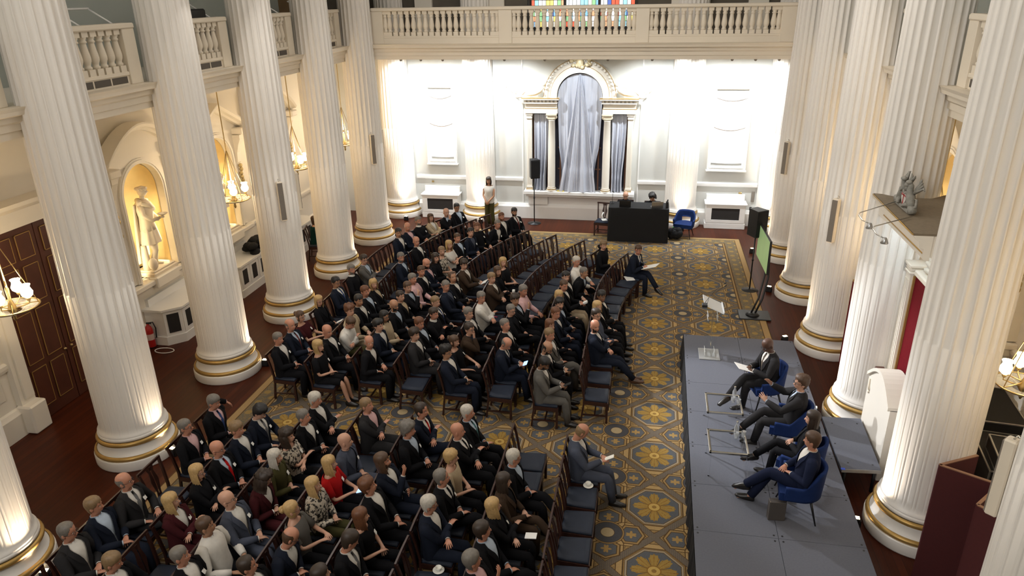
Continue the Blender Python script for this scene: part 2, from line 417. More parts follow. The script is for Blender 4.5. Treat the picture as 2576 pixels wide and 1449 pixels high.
# ------------------------------------------------------------------ columns
def column_meshes():
    NF = 24
    fr = [0, .07, .13, .16, .19, .23, .29, .37, .47, .58, .69, .79, .87, .93, .97]
    def ring(z, R, mode):
        pts = []
        for j in range(NF):
            for f in fr:
                a = 2*pi*(j+f)/NF
                t = (f-.16)/.84 if f >= .16 else 0
                if mode == 0 or f <= .16: r = R
                elif mode == 1: r = R - .072*R*2*sqrt(max(0, t*(1-t)))
                else:
                    r = R - (.018*R if (.06 < t < .16 or t > .86) else .004*R)
                pts.append((r*cos(a), r*sin(a), z))
        return pts
    mb = MB()
    R = lambda z: .497 - .002*min(z, 3.) - .0105*max(0, z-3.)
    prof = [(.555, .535, 0), (.58, .535, 0), (.60, .512, 0), (.66, .50, 0)]
    rs = [ring(z, r, 0) for z, r, _ in prof]
    rs += [ring(.70, R(.7), 2), ring(2.0, R(2), 2), ring(3.02, R(3), 2), ring(3.04, R(3), 1)]
    rs += [ring(z, R(z), 1) for z in (4.2, 5.4, 7.0, 9.0, 12.25)]
    mb.rings(rs)
    shaft = mb
    mb = MB(); mb.lathe([(.655, 0), (.662, .02), (.662, .17), (.655, .185)], n=48)
    plinth = mb
    mb = MB(); mb.lathe([(.60, .25), (.575, .28), (.555, .32), (.545, .37), (.545, .40), (.52, .41)], n=48, caps=(False, False))
    mb.lathe([(.52, .49), (.545, .50), (.548, .53), (.535, .555), (.51, .56)], n=48, caps=(False, False))
    scotia = mb
    def torus(rc, zc, r, rz):
        mb = MB(); mb.lathe([(rc+r*cos(a), zc+rz*sin(a)) for a in [pi*(-.5)+pi*i/8 for i in range(9)]], n=48, caps=(False, False)); return mb
    lo = torus(.605, .215, .045, .042); hi = torus(.545, .448, .040, .042)
    return shaft, plinth, scotia, lo, hi
_cm = column_meshes()
def column(x, y, label, z=0):
    t = thing('fluted_column', label, 'column', (x, y, z), group='giant fluted columns of the hall')
    if 'c' not in MATS:
        objs = [_cm[0].build('shaft', COLM, t), _cm[1].build('plinth', COLM, t), _cm[2].build('base_moulding', COLM, t), _cm[3].build('gilded_ring', GOLD, t), _cm[4].build('gilded_ring', GOLD, t)]
        MATS['c'] = objs
    else:
        for o in MATS['c']:
            c = o.copy(); COL.objects.link(c); c.parent = t
    return t
for s, side in ((0, 'row on the statue side'), (1, 'row on the stage side')):
    for i, y in enumerate(COLY):
        column(COLX[s], y, 'giant white fluted column, %s from the camera in the %s' % (ORD[i], side))
for x in (-2.10, 1.70):
    mb = MB(); mb.box(x-.02, x+.02, WF-.035, WF, .5, 5.5); mb.build('trim_recess_edge', WHITEW, **STRUCT)
for x, l in ((COLX[0], 'white fluted column in the corner of the end wall on the statue side'), (-3.529, 'white fluted column on the end wall beside the standing woman'), (3.08, 'white fluted column on the end wall behind the lone blue chair'), (COLX[1], 'white fluted column in the corner of the end wall on the stage side')):
    column(x, 19.69, l)

# ------------------------------------------------------------------ galleries
BAL = MB()
BAL.box(-.068, .068, -.068, .068, 0, .10)
BAL.lathe([(.050, .10), (.062, .115), (.062, .135), (.046, .150), (.052, .18), (.070, .225), (.074, .265), (.068, .32), (.055, .40), (.046, .47), (.045, .49), (.060, .50), (.060, .52), (.046, .535), (.064, .565), (.064, .58)], n=14, caps=(False, False))
BAL.box(-.068, .068, -.068, .068, .58, .66)
_bal = []
def baluster(parent, x, y, z):
    if not _bal:
        o = BAL.build('baluster', CREAM, parent); _bal.append(o)
    else:
        o = _bal[0].copy(); COL.objects.link(o); o.parent = parent
    o.location = (x, y, z)
ENT = [(0, 5.40), (-.02, 5.40), (-.02, 5.50), (-.05, 5.51), (-.05, 5.60), (-.09, 5.63), (-.10, 5.70), (-.19, 5.73), (-.20, 5.78), (-.23, 5.83), (.30, 5.83), (.30, 5.40)]
def side_gallery(s):
    X = lambda d: (-6.62 - d) if s < 0 else (6.20 + d)        # d<0 towards the nave
    side = 'statue side' if s < 0 else 'stage side'
    mb = MB(); pl = [(X(a), z) for a, z in ENT]
    mb.prism(pl, -6.9, 17.0, 'y')
    mb.build('trim_gallery_cornice_left' if s < 0 else 'trim_gallery_cornice_right', CREAM, **STRUCT)
    for i in range(len(COLY)-1):
        y0, y1 = COLY[i], COLY[i+1]
        if s > 0 and i not in (0, 1, 2): continue
        t = thing('balustrade', 'cream gallery balustrade on the %s in the %s bay from the camera' % (side, ORD[i]), 'balustrade', (0, 0, 0), group='bays of the side gallery balustrades')
        xa, xb = sorted((X(-.02), X(.16)))
        for a, b in ((y0+.50, y0+.80), (y1-.80, y1-.50)):
            mb = MB(); mb.bbox(xa-.012, xb+.012, a, b, 5.83, 6.70, .008); mb.build('pedestal', CREAM, t)
        mb = MB(); mb.bbox(xa, xb, y0+.80, y1-.80, 5.98, 6.04, .01); mb.box(xa+.03, xb-.03, y0+.80, y1-.80, 5.83, 5.98); mb.build('base_rail', CREAM, t)
        mb = MB(); mb.bbox(xa-.03, xb+.03, y0+.49, y1-.49, 6.70, 6.79, .02); mb.build('top_rail', CREAM, t)
        for j in range(7): baluster(t, (xa+xb)/2, y0+.80+.09+j*(y1-y0-1.78)/6, 6.04)
        for j in range(3):
            w = (y1-y0-1.6-.1)/3; a = y0+.83+j*(w+.02); xf = X(.01)
            mb = MB(); mb.box(xf-.006, xf+.006, a, a+w-.02, 5.86, 5.965); mb.build('vent_panel', VENT, t)
    # white tubular guard rails standing behind the parapet
    for i in range(len(COLY)-1):
        if s > 0: continue
        y0, y1 = COLY[i]+.62, COLY[i+1]-.75
        mb = MB()
        a, b = (X(.15), 6.78), (X(.55), 7.02)
        for y in (y0, (y0+y1)/2, y1): mb.tube([(a[0], y, a[1]), (b[0], y+.0, b[1])], .014, 6)
        mb.tube([(b[0], y0-.02, b[1]), (b[0], y1+.02, b[1])], .018, 6)
        mb.build('guard_rail', WHITEW, **tagp('white tubular guard rail leaning back above the %s gallery bay on the %s' % (ORD[i], side), 'railing', 'guard rails above the side gallery'))
for s in (-1, 1): side_gallery(s)

mb = MB(); mb.prism([(17.09-(-a) if 0 else 17.09+a, z) for a, z in ENT], COLX[0]+.05, COLX[1]-.05, 'x')
mb.build('trim_gallery_cornice_far', CREAM, **STRUCT)
t = thing('end_balustrade', 'long cream balustrade of the gallery across the end of the hall', 'balustrade')
mb = MB(); mb.bbox(-5.9, 5.5, 17.09, 17.27, 5.98, 6.04, .01); mb.box(-5.9, 5.5, 17.10, 17.25, 5.83, 5.98); mb.build('base_rail', CREAM, t)
mb = MB(); mb.bbox(-5.95, 5.55, 17.04, 17.31, 6.70, 6.79, .02); mb.build('top_rail', CREAM, t)
for a, b in ((-6.0, -5.62), (-2.27, -1.90), (1.47, 1.82), (5.17, 5.6)):
    mb = MB(); mb.bbox(a, b, 17.07, 17.28, 5.83, 6.70, .008); mb.build('pedestal', CREAM, t)
for a, b in ((-5.62, -2.27), (-1.90, 1.47), (1.82, 5.17)):
    for j in range(20): baluster(t, a+(b-a)*(j)/19*1.0 if 0 < j < 19 else (a+.05 if j == 0 else b-.05), 17.18, 6.04)
for i, x in enumerate((-5.2, -4.6, -3.95, -2.15, -1.0, .75, 1.95, 4.05, 4.65, 5.25)):
    mb = MB(); mb.lathe([(.035, 0), (.04, -.03), (.02, -.055)], n=12)
    mb.build('spot_lamp', GRILLE, None, (x, 17.20, 5.40), **tagp('small round spot lamp under the end gallery soffit, %s from the statue side' % ORD[i], 'lamp', 'spot lamps along the end gallery soffit'))

# stained window above the end gallery, seen between the balusters
t = thing('window_1', 'stained glass window with coloured panes behind the end gallery', 'window', (0, 0, 0)); t['kind'] = 'structure'
rnd = random.Random(3)
CG = [(.95, .95, .9), (.9, .95, 1.), (.95, .93, .75), (.25, .55, .95), (.35, .75, .95), (.85, .12, .06), (.95, .95, .95), (.95, .75, .2), (.3, .6, .3), (.9, .45, .25), (.95, .9, .85), (.1, .18, .6)]
CM = []
for i, c in enumerate(CG):
    CM.append(mat('stained_pane_%d' % i, c, .3, var=.12, scale=25, emit=c, estr=1.05 if i != 11 else .8))
nx, nzr = 27, 26
for i in range(nx):
    for j in range(9):
        a = SWX0+.10+(SWX1-SWX0-.2)*i/nx; w = (SWX1-SWX0-.2)/nx; z = SWZ0+.10+j*.155
        if i % 9 == 0: a += .02; w -= .02
        mb = MB(); mb.box(a+.008, a+w-.008, WF+.10, WF+.12, z+.008, z+.147); mb.build('pane', CM[rnd.randrange(len(CM))], t)
mb = MB()
for i in range(nx):
    for j in range(20):
        a = SWX0+.10+(SWX1-SWX0-.2)*i/nx; w = (SWX1-SWX0-.2)/nx; z = SWZ0+.10+1.395+j*.155
        mb.box(a+.008, a+w-.008, WF+.10, WF+.12, z+.008, z+.147, mi=rnd.randrange(len(CM)))
mb.build('upper_panes', CM, t, kind='stuff')
mb = MB(); mb.box(SWX0, SWX1, WF+.13, WF+.2, SWZ0, SWZ1)
for x in (SWX0, SWX0+1.12, SWX1-1.2, SWX1-.08): mb.box(x, x+.08, WF+.02, WF+.13, SWZ0, SWZ1)
mb.build('window_frame', mat('dark_lead', (.03, .028, .025), .6), t)
for x in (-5.2, -2.9, 2.7, 4.9):
    mb = MB(); mb.prism([(x-.28, WF), (x-.28, WF-.12), (x+.28, WF-.12), (x+.28, WF)], 5.8, 12.2, 'z')
    mb.build('trim_pilaster', STONE, **STRUCT)
# ------------------------------------------------------------------ end wall: blind windows, heater covers, venetian window
def arch_plate(mb, c, r, spr, x0, x1, z0, z1, ya, yb, n=20, mi=0, R=None):
    """slab in the XZ plane (between ya and yb) with a round-headed hole; R gives a concentric round outer edge"""
    inner = [(c-r, z0)] + [(c+r*cos(pi-pi*k/n), spr+r*sin(pi-pi*k/n)) for k in range(n+1)] + [(c+r, z0)]
    if R: outer = [(c-R, z0)] + [(c+R*cos(pi-pi*k/n), spr+R*sin(pi-pi*k/n)) for k in range(n+1)] + [(c+R, z0)]
    else:
        outer = [(x0, z0)]
        for k in range(n+1):
            a = pi-pi*k/n
            ca, sa = cos(a), sin(a)
            t = 1e9
            if ca < -1e-6: t = min(t, (x0-c)/ca)
            if ca > 1e-6: t = min(t, (x1-c)/ca)
            if sa > 1e-6: t = min(t, (z1-spr)/sa)
            outer.append((c+t*ca, spr+t*sa))
        outer.append((x1, z0))
    n2 = len(inner); b = len(mb.v)
    for y in (ya, yb):
        for p in inner: mb.v.append(V((p[0], y, p[1])))
        for p in outer: mb.v.append(V((p[0], y, p[1])))
    I = lambda s, k: b+s*2*n2+k
    O = lambda s, k: b+s*2*n2+n2+k
    for k in range(n2-1):
        mb.quad(I(0, k), I(0, k+1), O(0, k+1), O(0, k), mi=mi)
        mb.quad(I(1, k), O(1, k), O(1, k+1), I(1, k+1), mi=mi)
        mb.quad(I(0, k), I(1, k), I(1, k+1), I(0, k+1), mi=mi)
        mb.quad(O(0, k), O(0, k+1), O(1, k+1), O(1, k), mi=mi)
def frame_rect(mb, x0, x1, z0, z1, y, w, d, mi=0):
    """mitred picture-frame moulding on the XZ plane, standing out to -y"""
    prof = [(0, 0), (0, d), (w*.35, d*.55), (w*.7, d*.9), (w, d*.4), (w, 0)]
    R = []
    for sx, sz, px, pz in ((-1, -1, x0, z0), (1, -1, x1, z0), (1, 1, x1, z1), (-1, 1, x0, z1)):
        R.append([(px-sx*a, y-b, pz-sz*a) for a, b in prof])
    n = len(prof); b0 = len(mb.v)
    for r in R: mb.v.extend(V(p) for p in r)
    for i in range(4):
        for k in range(n-1):
            mb.quad(b0+i*n+k, b0+i*n+k+1, b0+((i+1) % 4)*n+k+1, b0+((i+1) % 4)*n+k, mi=mi)

for nm, x0, x1, lab in (('w', -5.36, -4.34, 'white framed blind window panel between the corner column and the standing woman'), ('e', 3.84, 5.02, 'white framed blind window panel above the lone blue chair')):
    t = thing('blind_window', lab, 'window', group='blind windows of the end wall')
    mb = MB(); frame_rect(mb, x0, x1, 1.80, 4.40, WF, .12, .11); mb.bbox(x0-.03, x1+.03, WF-.14, WF, 1.76, 1.81, .01); mb.build('window_frame', WHITEW, t)
    mb = MB()                                  # roller blind hanging in two scalloped tiers
    for zt, zb, dy in ((4.24, 1.92, .02), (4.23, 3.95, .045), (3.28, 3.05, .035)):
        n = 12; top = []; bot = []
        for k in range(n+1):
            x = x0+.12+(x1-x0-.24)*k/n; sag = (.10 if zb > 2 else .02)*(1-(2*k/n-1)**2)
            top.append((x, WF-dy, zt)); bot.append((x, WF-dy-.01, zb+.10-sag))
        mb.rings([bot, top], closed=False)
    mb.build('roller_blind', PINKBL, t)

def heater_cover(x0, x1, y, lab, ax='x'):
    t = thing('heater_cover', lab, 'radiator cover', group='white heater covers along the walls')
    d = WF-.14-y
    mb = MB()
    yb = WF-.02
    mb.box(x0, x1, y+.05, yb, .20, .78); mb.bbox(x0-.03, x1+.03, y+.02, yb, 0, .19, .015)
    mb.bbox(x0-.05, x1+.05, y, yb, .78, .83, .012); mb.bbox(x0, x1, yb-.12, yb-.02, .83, 1.03, .01)
    for a, b, c, e in ((x0, x0+.17, .20, .78), (x1-.17, x1, .20, .78), (x0+.17, x1-.17, .68, .78), (x0+.17, x1-.17, .20, .30)): mb.box(a, b, y+.02, y+.05, c, e)
    mb.build('cabinet_body', WHITEW, t)
    mb = MB(); mb.box(x0+.17, x1-.17, y+.035, y+.049, .30, .68); mb.build('grille_panel', DARKV, t)
heater_cover(-5.52, -4.28, 19.33, 'white heater cover with black grille on the end wall behind the rear row')
heater_cover(3.90, 5.10, 19.28, 'white heater cover with black grille on the end wall near the loudspeaker on the floor')

AW = thing('venetian_window', 'tall white venetian window surround with gilded arch and small columns on the end wall', 'window', (0, 0, 0))
AC = -.225; y0 = WF
mb = MB(); mb.bbox(-2.02, 1.60, y0-.42, y0, .90, 1.02, .015); mb.bbox(-1.96, 1.54, y0-.34, y0, .82, .90, .01)
mb.box(-1.9, -1.25, y0-.16, y0, .50, .82); mb.box(.80, 1.48, y0-.16, y0, .50, .82); mb.box(-1.25, .80, y0-.05, y0, .50, .82)
mb.build('window_sill', WHITEW, AW)
for x in (-1.11, .66):
    for dx, r in ((0, .13),):
        mb = MB(); mb.lathe([(.17, 1.02), (.17, 1.06), (.15, 1.07), (.155, 1.11), (.13, 1.14), (.125, 1.20), (.118, 2.6), (.105, 3.32), (.12, 3.34)], (x, y0-.25, 0), n=20); c = mb.build('small_column', STONE, AW)
        mb = MB(); mb.lathe([(.158, 1.068), (.163, 1.085), (.158, 1.10)], (x, y0-.25, 0), n=20, caps=(False, False)); mb.lathe([(.136, 1.125), (.139, 1.135), (.136, 1.145)], (x, y0-.25, 0), n=20, caps=(False, False)); mb.build('gilded_ring', GOLD, c)
        mb = MB()
        for sx in (-1, 1):
            for k in range(2): mb.lathe([(.01, -.06), (.06-k*.025, -.05-k*.02), (.06-k*.025, .05+k*.02), (.01, .06)], (x+sx*.115, y0-.25, 3.42), n=12, axis='y')
        mb.bbox(x-.17, x+.17, y0-.38, y0-.10, 3.48, 3.55, .012); mb.bbox(x-.13, x+.13, y0-.34, y0-.14, 3.36, 3.48, .02)
        mb.build('capital', mat('gilded_white_capital', (.80, .72, .56), .5, var=.25, scale=16), c)
for x in (-1.84, 1.39):
    mb = MB(); mb.bbox(x-.11, x+.11, y0-.30, y0, 1.02, 1.14, .012); mb.box(x-.085, x+.085, y0-.26, y0, 1.14, 3.36); mb.bbox(x-.12, x+.12, y0-.31, y0, 3.47, 3.55, .01); mb.bbox(x-.10, x+.10, y0-.29, y0, 3.36, 3.47, .02)
    for k in range(3): mb.box(x-.06+k*.045, x-.035+k*.045, y0-.268, y0-.26, 1.25, 3.25)
    c = mb.build('pilaster', STONE, AW)
    mb = MB(); mb.box(x-.112, x+.112, y0-.305, y0, 1.06, 1.085); mb.box(x-.112, x+.112, y0-.305, y0, 1.12, 1.135); mb.build('gilded_band', GOLD, c)
for x0, x1 in ((-2.0, -.92), (.47, 1.56)):
    mb = MB()
    mb.box(x0+.03, x1-.0, y0-.34, y0, 3.55, 3.70); mb.box(x0+.05, x1-.02, y0-.32, y0, 3.70, 3.86)
    mb.bbox(x0-.06, x1+.06, y0-.46, y0, 3.97, 4.03, .01); mb.box(x0, x1, y0-.40, y0, 3.86, 3.90)
    n = 9
    for k in range(n): mb.box(x0+.02+(x1-x0-.1)*k/(n-1), x0+.08+(x1-x0-.1)*k/(n-1), y0-.40, y0-.30, 3.90, 3.97)
    mb.box(x0+.03, x1-.03, y0-.32, y0, 3.90, 3.97)
    c = mb.build('entablature', STONE, AW)
    mb = MB(); mb.box(x0+.03, x1, y0-.345, y0, 3.695, 3.71); mb.box(x0-.062, x1+.062, y0-.463, y0-.3, 4.015, 4.032); mb.build('gilded_band', GOLD, c)
mb = MB()
arch_plate(mb, AC, .72, 4.08, 0, 0, 4.03, 0, y0-.36, y0, n=28, R=.92)
arch_plate(mb, AC, .92, 4.08, 0, 0, 4.03, 0, y0-.30, y0, n=28, R=1.02)
c = mb.build('arch', STONE, AW)
mb = MB()
for r in (.925, 1.13):
    mb.tube([(AC+r*cos(pi-pi*k/28), y0-.335, 4.08+r*sin(pi-pi*k/28)) for k in range(29)], .008, 6)
mb.build('gilded_line', GOLD, c)
mb = MB(); arch_plate(mb, AC, 1.02, 4.08, 0, 0, 4.03, 0, y0-.33, y0, n=28, R=1.14)
for k in range(2, 27):
    a = pi-pi*k/28
    mb.ell((AC+1.08*cos(a), y0-.36, 4.08+1.08*sin(a)), (.045, .035, .045), 6, 4)
mb.build('carved_wreath', mat('carved_gilded_plaster', (.78, .74, .66), .5, var=.25, scale=22), AW)
mb = MB()
rr = random.Random(5)
for k in range(16):
    mb.ell((AC+rr.uniform(-.30, .30), y0-.40+rr.uniform(-.05, .03), 5.06+rr.uniform(-.08, .22)), (.07, .06, .06), 7, 5)
mb.ell((AC, y0-.45, 5.10), (.12, .07, .15), 10, 6)
mb.build('carved_crest', mat('gilded_crest', (.74, .62, .40), .45, .2, var=.4, scale=16), AW)
for sx in (-1, 1):                              # reclining carved figures on the entablature
    mb = MB(); ox = AC+sx*1.38
    P_ = lambda dx, dz, dy=0: (ox+sx*dx, y0-.30+dy, 4.05+dz)
    mb.tube([P_(-.22, .30), P_(-.12, .20), P_(.02, .13), P_(.18, .10), P_(.34, .09)], [.06, .085, .09, .075, .05], 8)
    mb.ell(P_(-.24, .40), (.065, .06, .075), 8, 6)
    mb.tube([P_(.18, .10), P_(.34, .20), P_(.46, .08)], [.06, .05, .04], 7); mb.tube([P_(-.15, .24), P_(-.02, .34), P_(.12, .26)], [.045, .035, .03], 6)
    mb.tube([P_(-.2, .26), P_(-.30, .12), P_(-.30, .02)], [.05, .04, .035], 6)
    mb.tube([P_(.46, .02), P_(.62, .0), P_(.72, .12), P_(.66, .22), P_(.60, .16)], [.05, .05, .04, .03, .02], 7); mb.tube([P_(.66, .08), P_(.80, .22), P_(.90, .30)], [.04, .04, .05], 6)
    mb.ell(P_(.93, .34), (.07, .05, .06), 8, 5)
    mb.build('carved_figure', mat('gilded_white_carving', (.78, .72, .62), .5, var=.3, scale=14), AW)
mb = MB(); mb.box(AC-.85, AC+.85, y0-.02, y0-.005, 1.02, 4.08); arch_plate(mb, AC, .02, 4.08, 0, 0, 4.07, 0, y0-.02, y0-.005, R=.80)
for x0, x1 in ((-1.76, -1.22), (.78, 1.30)): mb.box(x0, x1, y0-.02, y0-.005, 1.02, 3.52)
pn = mb.build('dark_glass', NIGHT, AW)
mb = MB()
for x in (AC-.62, AC+.62, -1.73, -1.26, .82, 1.27): mb.box(x-.025, x+.025, y0-.05, y0-.02, 1.02, 3.5)
for z in (1.7, 2.4): mb.box(AC-.7, AC+.7, y0-.045, y0-.02, z, z+.035)
mb.build('glazing_bars', WOODF, AW)

def drape(name, xc, wt, wb, zt, zb, y, label, folds, seed, arch=None, fan=False):
    rr = random.Random(seed); n, mrows = 96, 26; rows = []
    ph = [rr.uniform(0, 6) for _ in range(4)]
    for j in range(mrows+1):
        f = j/mrows; z0_ = zt+(zb-zt)*f
        w = (wt+(wb-wt)*min(1, f*1.1)**1.5)*(1-.10*sin(pi*max(0, (f-.55)/.45)) if f > .55 else 1)
        if fan: w = wt+(wb-wt)*f**.9
        row = []
        for k in range(n+1):
            u = 2*k/n-1; x = xc+u*w+.03*sin(3*f+ph[0])*f
            z = z0_
            if arch: z = z0_+(arch(u)-zt)*(1-f)**2 if True else z0_
            amp = .012+.05*min(1, f*1.4)
            d = amp*(sin(folds*u*pi+ph[1]+.9*f)+.55*sin(folds*1.7*u*pi+ph[2]-1.4*f)+.3*sin(folds*3.3*u*pi+ph[3]))
            row.append((x, y-.05-d-(.09*f if f > .8 else .05*f), z))
        rows.append(row)
    mb = MB(); mb.rings(rows, closed=False)
    o = mb.build(name, CURT, **tagp(label, 'curtain', 'white voile drapes of the venetian window'))
    return o
drape('voile_drape', AC, .70, .56, 4.10, 1.03, y0-.14, 'wide white voile drape hanging in the arched centre of the venetian window', 4.5, 3, arch=lambda u: 4.06+.70*sqrt(max(0, 1-u*u)))
drape('voile_drape', AC, .03, .60, 4.76, 1.03, y0-.21, 'gathered front voile drape fanning out from the arch crown of the venetian window', 3.0, 21, fan=True)
drape('voile_drape', -1.475, .22, .19, 3.5, 1.03, y0-.10, 'narrow white voile drape behind the black loudspeaker on a pole', 3.5, 8)
drape('voile_drape', 1.03, .24, .18, 3.5, 1.03, y0-.10, 'narrow white voile drape in the side light above the black draped desk', 3.5, 11)

# ------------------------------------------------------------------ statue niches, doors and benches of the aisles
def statue(parent, x, y, z, rz, seed=1):
    """standing marble figure in tunic and cloak, grown as one draped body"""
    M = Matrix.Translation((x, y, z)) @ Matrix.Rotation(rz, 4, 'Z')
    mb = MB()
    def T(pts, rad, n=10, fl=1.): mb.tube([M @ V(p) for p in pts], rad, n, flat=fl, upv=M.to_3x3() @ V((0, 1, .01)))
    T([(.0, 0, .86), (.01, 0, 1.0), (0, .01, 1.15), (0, .0, 1.32), (0, .0, 1.45), (0, .01, 1.52)], [.17, .15, .15, .18, .15, .06], 14, 1.25)
    # pleated tunic skirt
    R = []
    for r, zz in ((.15, 1.02), (.19, .85), (.23, .68), (.25, .56)):
        R.append([M @ V(((r+.018*sin(k*9*2*pi/36))*cos(2*pi*k/36)*1.1, (r+.018*sin(k*9*2*pi/36))*sin(2*pi*k/36)*.85, zz)) for k in range(36)])
    mb.rings(R)
    T([(-.09, .0, .62), (-.10, .04, .42), (-.10, .0, .22), (-.10, -.01, .04)], [.085, .062, .06, .04]); T([(.08, .02, .62), (.12, .10, .40), (.10, .02, .20), (.13, -.06, .04)], [.085, .062, .058, .04])
    T([(-.10, -.04, .03), (-.11, .14, .02)], [.045, .03]); T([(.13, -.08, .03), (.17, .08, .02)], [.045, .03])
    T([(0, .0, 1.50), (0, .015, 1.60)], [.055, .05]); mb.ell((0, .03, 1.70), (.085, .10, .12), 14, 10, M=M)
    mb.tube([M @ V((0, .12, 1.72)), M @ V((0, .145, 1.685)), M @ V((0, .12, 1.67))], [.012, .018, .012], 6)
    for k in range(16):
        a = 2*pi*k/16; mb.ell((.085*cos(a), .02+.10*sin(a), 1.76), (.035, .035, .032), 6, 4, M=M)
    T([(.17, 0, 1.42), (.25, .04, 1.22), (.22, .20, 1.10), (.20, .36, 1.16)], [.065, .055, .045, .032]); mb.ell((.20, .40, 1.17), (.04, .05, .03), 8, 5, M=M)
    mb.lathe([(.02, 0), (.10, .035), (.11, .05), (.09, .045)], M @ V((.20, .42, 1.20)), 14)
    T([(-.17, 0, 1.42), (-.27, .0, 1.20), (-.22, .14, 1.06), (-.06, .22, 1.04)], [.065, .055, .045, .034])
    # cloak: swag over the chest and long folds at the back
    T([(-.20, .05, 1.40), (-.05, .16, 1.30), (.12, .15, 1.42), (.19, .02, 1.47)], [.05, .06, .055, .05]); T([(-.21, .02, 1.44), (0, -.10, 1.50), (.21, .02, 1.46)], [.06, .06, .06])
    R = []
    for f in range(9):
        zz = 1.44-f*.16; w = .22+.02*f
        R.append([M @ V((-w+2*w*k/20 - .05*f/8, -.13-.03*sin(k*1.9+f*.2)-.01*f, zz)) for k in range(21)])
    mb.rings(R, closed=False)
    # tree stump and vase support
    T([(.24, -.10, 0), (.24, -.10, .30), (.22, -.10, .55)], [.10, .08, .06]); mb.ell((.30, .05, .14), (.10, .10, .14), 10, 7, M=M)
    return mb.build('marble_figure', MARBLE, parent)

def niche(yc, s, ped, label, fig=True):
    xf = -8.60 if s < 0 else mir(-8.60, 1); d = 1 if s < 0 else -1          # d: towards the nave
    t = thing('statue_niche', label, 'niche', group='gilded niches of the aisle walls')
    N = 20
    W = lambda y, a, z: (xf - d*a, y, z)               # a = depth behind the front
    # gold half-dome recess
    mb = MB(); R = []
    for z in (NB, NS): R.append([W(yc+(NR-.03)*cos(pi*k/N), .12+.62*sin(pi*k/N), z) for k in range(N+1)])
    for j in range(1, 8):
        e = pi/2*j/8; R.append([W(yc+(NR-.03)*cos(pi*k/N)*cos(e), .12+.62*sin(pi*k/N)*cos(e), NS+(NR-.03)*sin(e)) for k in range(N+1)])
    mb.rings(R, closed=False); mb.build('gold_recess', GOLDP, t)
    mb = MB(); mb.prism([W(yc+(NR)*cos(pi*k/N), .10+.64*sin(pi*k/N), 0)[:2] for k in range(N+1)], NB-.06, NB, 'z'); mb.build('recess_floor', MARBLE, t)
    # surround: moulded arch on pilaster strips, with a ledge under it
    mb = MB(); m2 = MB()
    arch_plate(mb, yc, NR-.02, NS, yc-.98, yc+.98, NB, 4.32, 0, .16, n=20)
    arch_plate(mb, yc, NR-.02, NS, 0, 0, NB, 0, -.05, 0, n=20, R=NR+.10)
    arch_plate(mb, yc, NR+.02, NS, 0, 0, NB, 0, -.07, -.05, n=20, R=NR+.06)
    mb.v = [V((xf - d*p.y, p.x, p.z)) for p in mb.v]
    if d < 0: mb.f = [f[::-1] for f in mb.f]
    mb.f = [f[::-1] for f in mb.f]
    mb.build('arch_surround', STONE, t)
    mb = MB(); b = sorted((xf-d*.2, xf+d*.16)); mb.bbox(b[0], b[1], yc-1.05, yc+1.05, NB-.14, NB-.02, .02); b = sorted((xf-d*.2, xf+d*.06)); mb.box(b[0], b[1], yc-.98, yc+.98, 1.22, NB-.14)
    b = sorted((xf, xf+d*.22)); mb.bbox(b[0], b[1], yc-.40, yc+.40, NB-.22, NB+.02, .02); mb.build('ledge', STONE, t)
    # brackets and pediment
    for sy in (-1, 1):
        mb = MB(); yy = yc+sy*.98
        pr = [(0, 3.1), (.05, 3.15), (.07, 3.4), (.13, 3.6), (.20, 3.75), (.20, 3.86), (0, 3.86)]
        mb.prism([(xf+d*a, z) for a, z in pr], yy-.09, yy+.09, 'y'); mb.build('bracket', STONE, t)
        mb = MB()
        for k in range(7): mb.ell((xf+d*.05, yy+.02*sin(k*2.), 3.05-k*.10), (.05, .07-.006*k, .06), 7, 5)
        mb.build('gilded_drop', mat('gilded_drop_carving', (.55, .42, .20), .5, .3, var=.4, scale=20), t)
    mb = MB()
    xo = xf+d*.34; prof = [(0, 0), (.16, .0), (.20, .05), (.30, .07), (.34, .13), (.34, .17), (0, .17)]
    path = [(yc-1.18+2.36*k/16, (4.02+.62*sin(pi*k/16)**.9 if ped == 'round' else 4.02+.60*(1-abs(2*k/16-1)))) for k in range(17)]
    R = [[(xf+d*a-d*.02, y, z+b) for a, b in prof] for y, z in path]
    mb.rings(R, caps=(True, True), sm=False)
    R = [[(xf-d*.02, path[k][0], 3.95), (xf+d*.03, path[k][0], 3.95), (xf+d*.03, path[k][0], path[k][1]+.02), (xf-d*.02, path[k][0], path[k][1]+.02)] for k in (range(17))]
    mb.rings(R, caps=(True, True), sm=False)
    for y in (yc-1.02, yc+1.02): b = sorted((xf, xf+d*.30)); mb.bbox(b[0], b[1], y-.17, y+.17, 3.88, 4.04, .02)
    mb.build('pediment', STONE, t)
    return t, xf, d
niche(NICHEY[0], -1, 'round', 'gilded wall niche holding the robed marble statue beside the mahogany door')
niche(NICHEY[1], -1, 'point', 'gilded wall niche under a triangular pediment behind the glowing chandelier')
niche(NICHEY[2], -1, 'round', 'white wall niche under a curved pediment half hidden between columns')
niche(NICHEY[0], 1, 'round', 'gilded wall niche glimpsed behind the stage side columns')
niche(NICHEY[1], 1, 'round', 'gilded wall niche glimpsed beyond the canopy on the stage side')
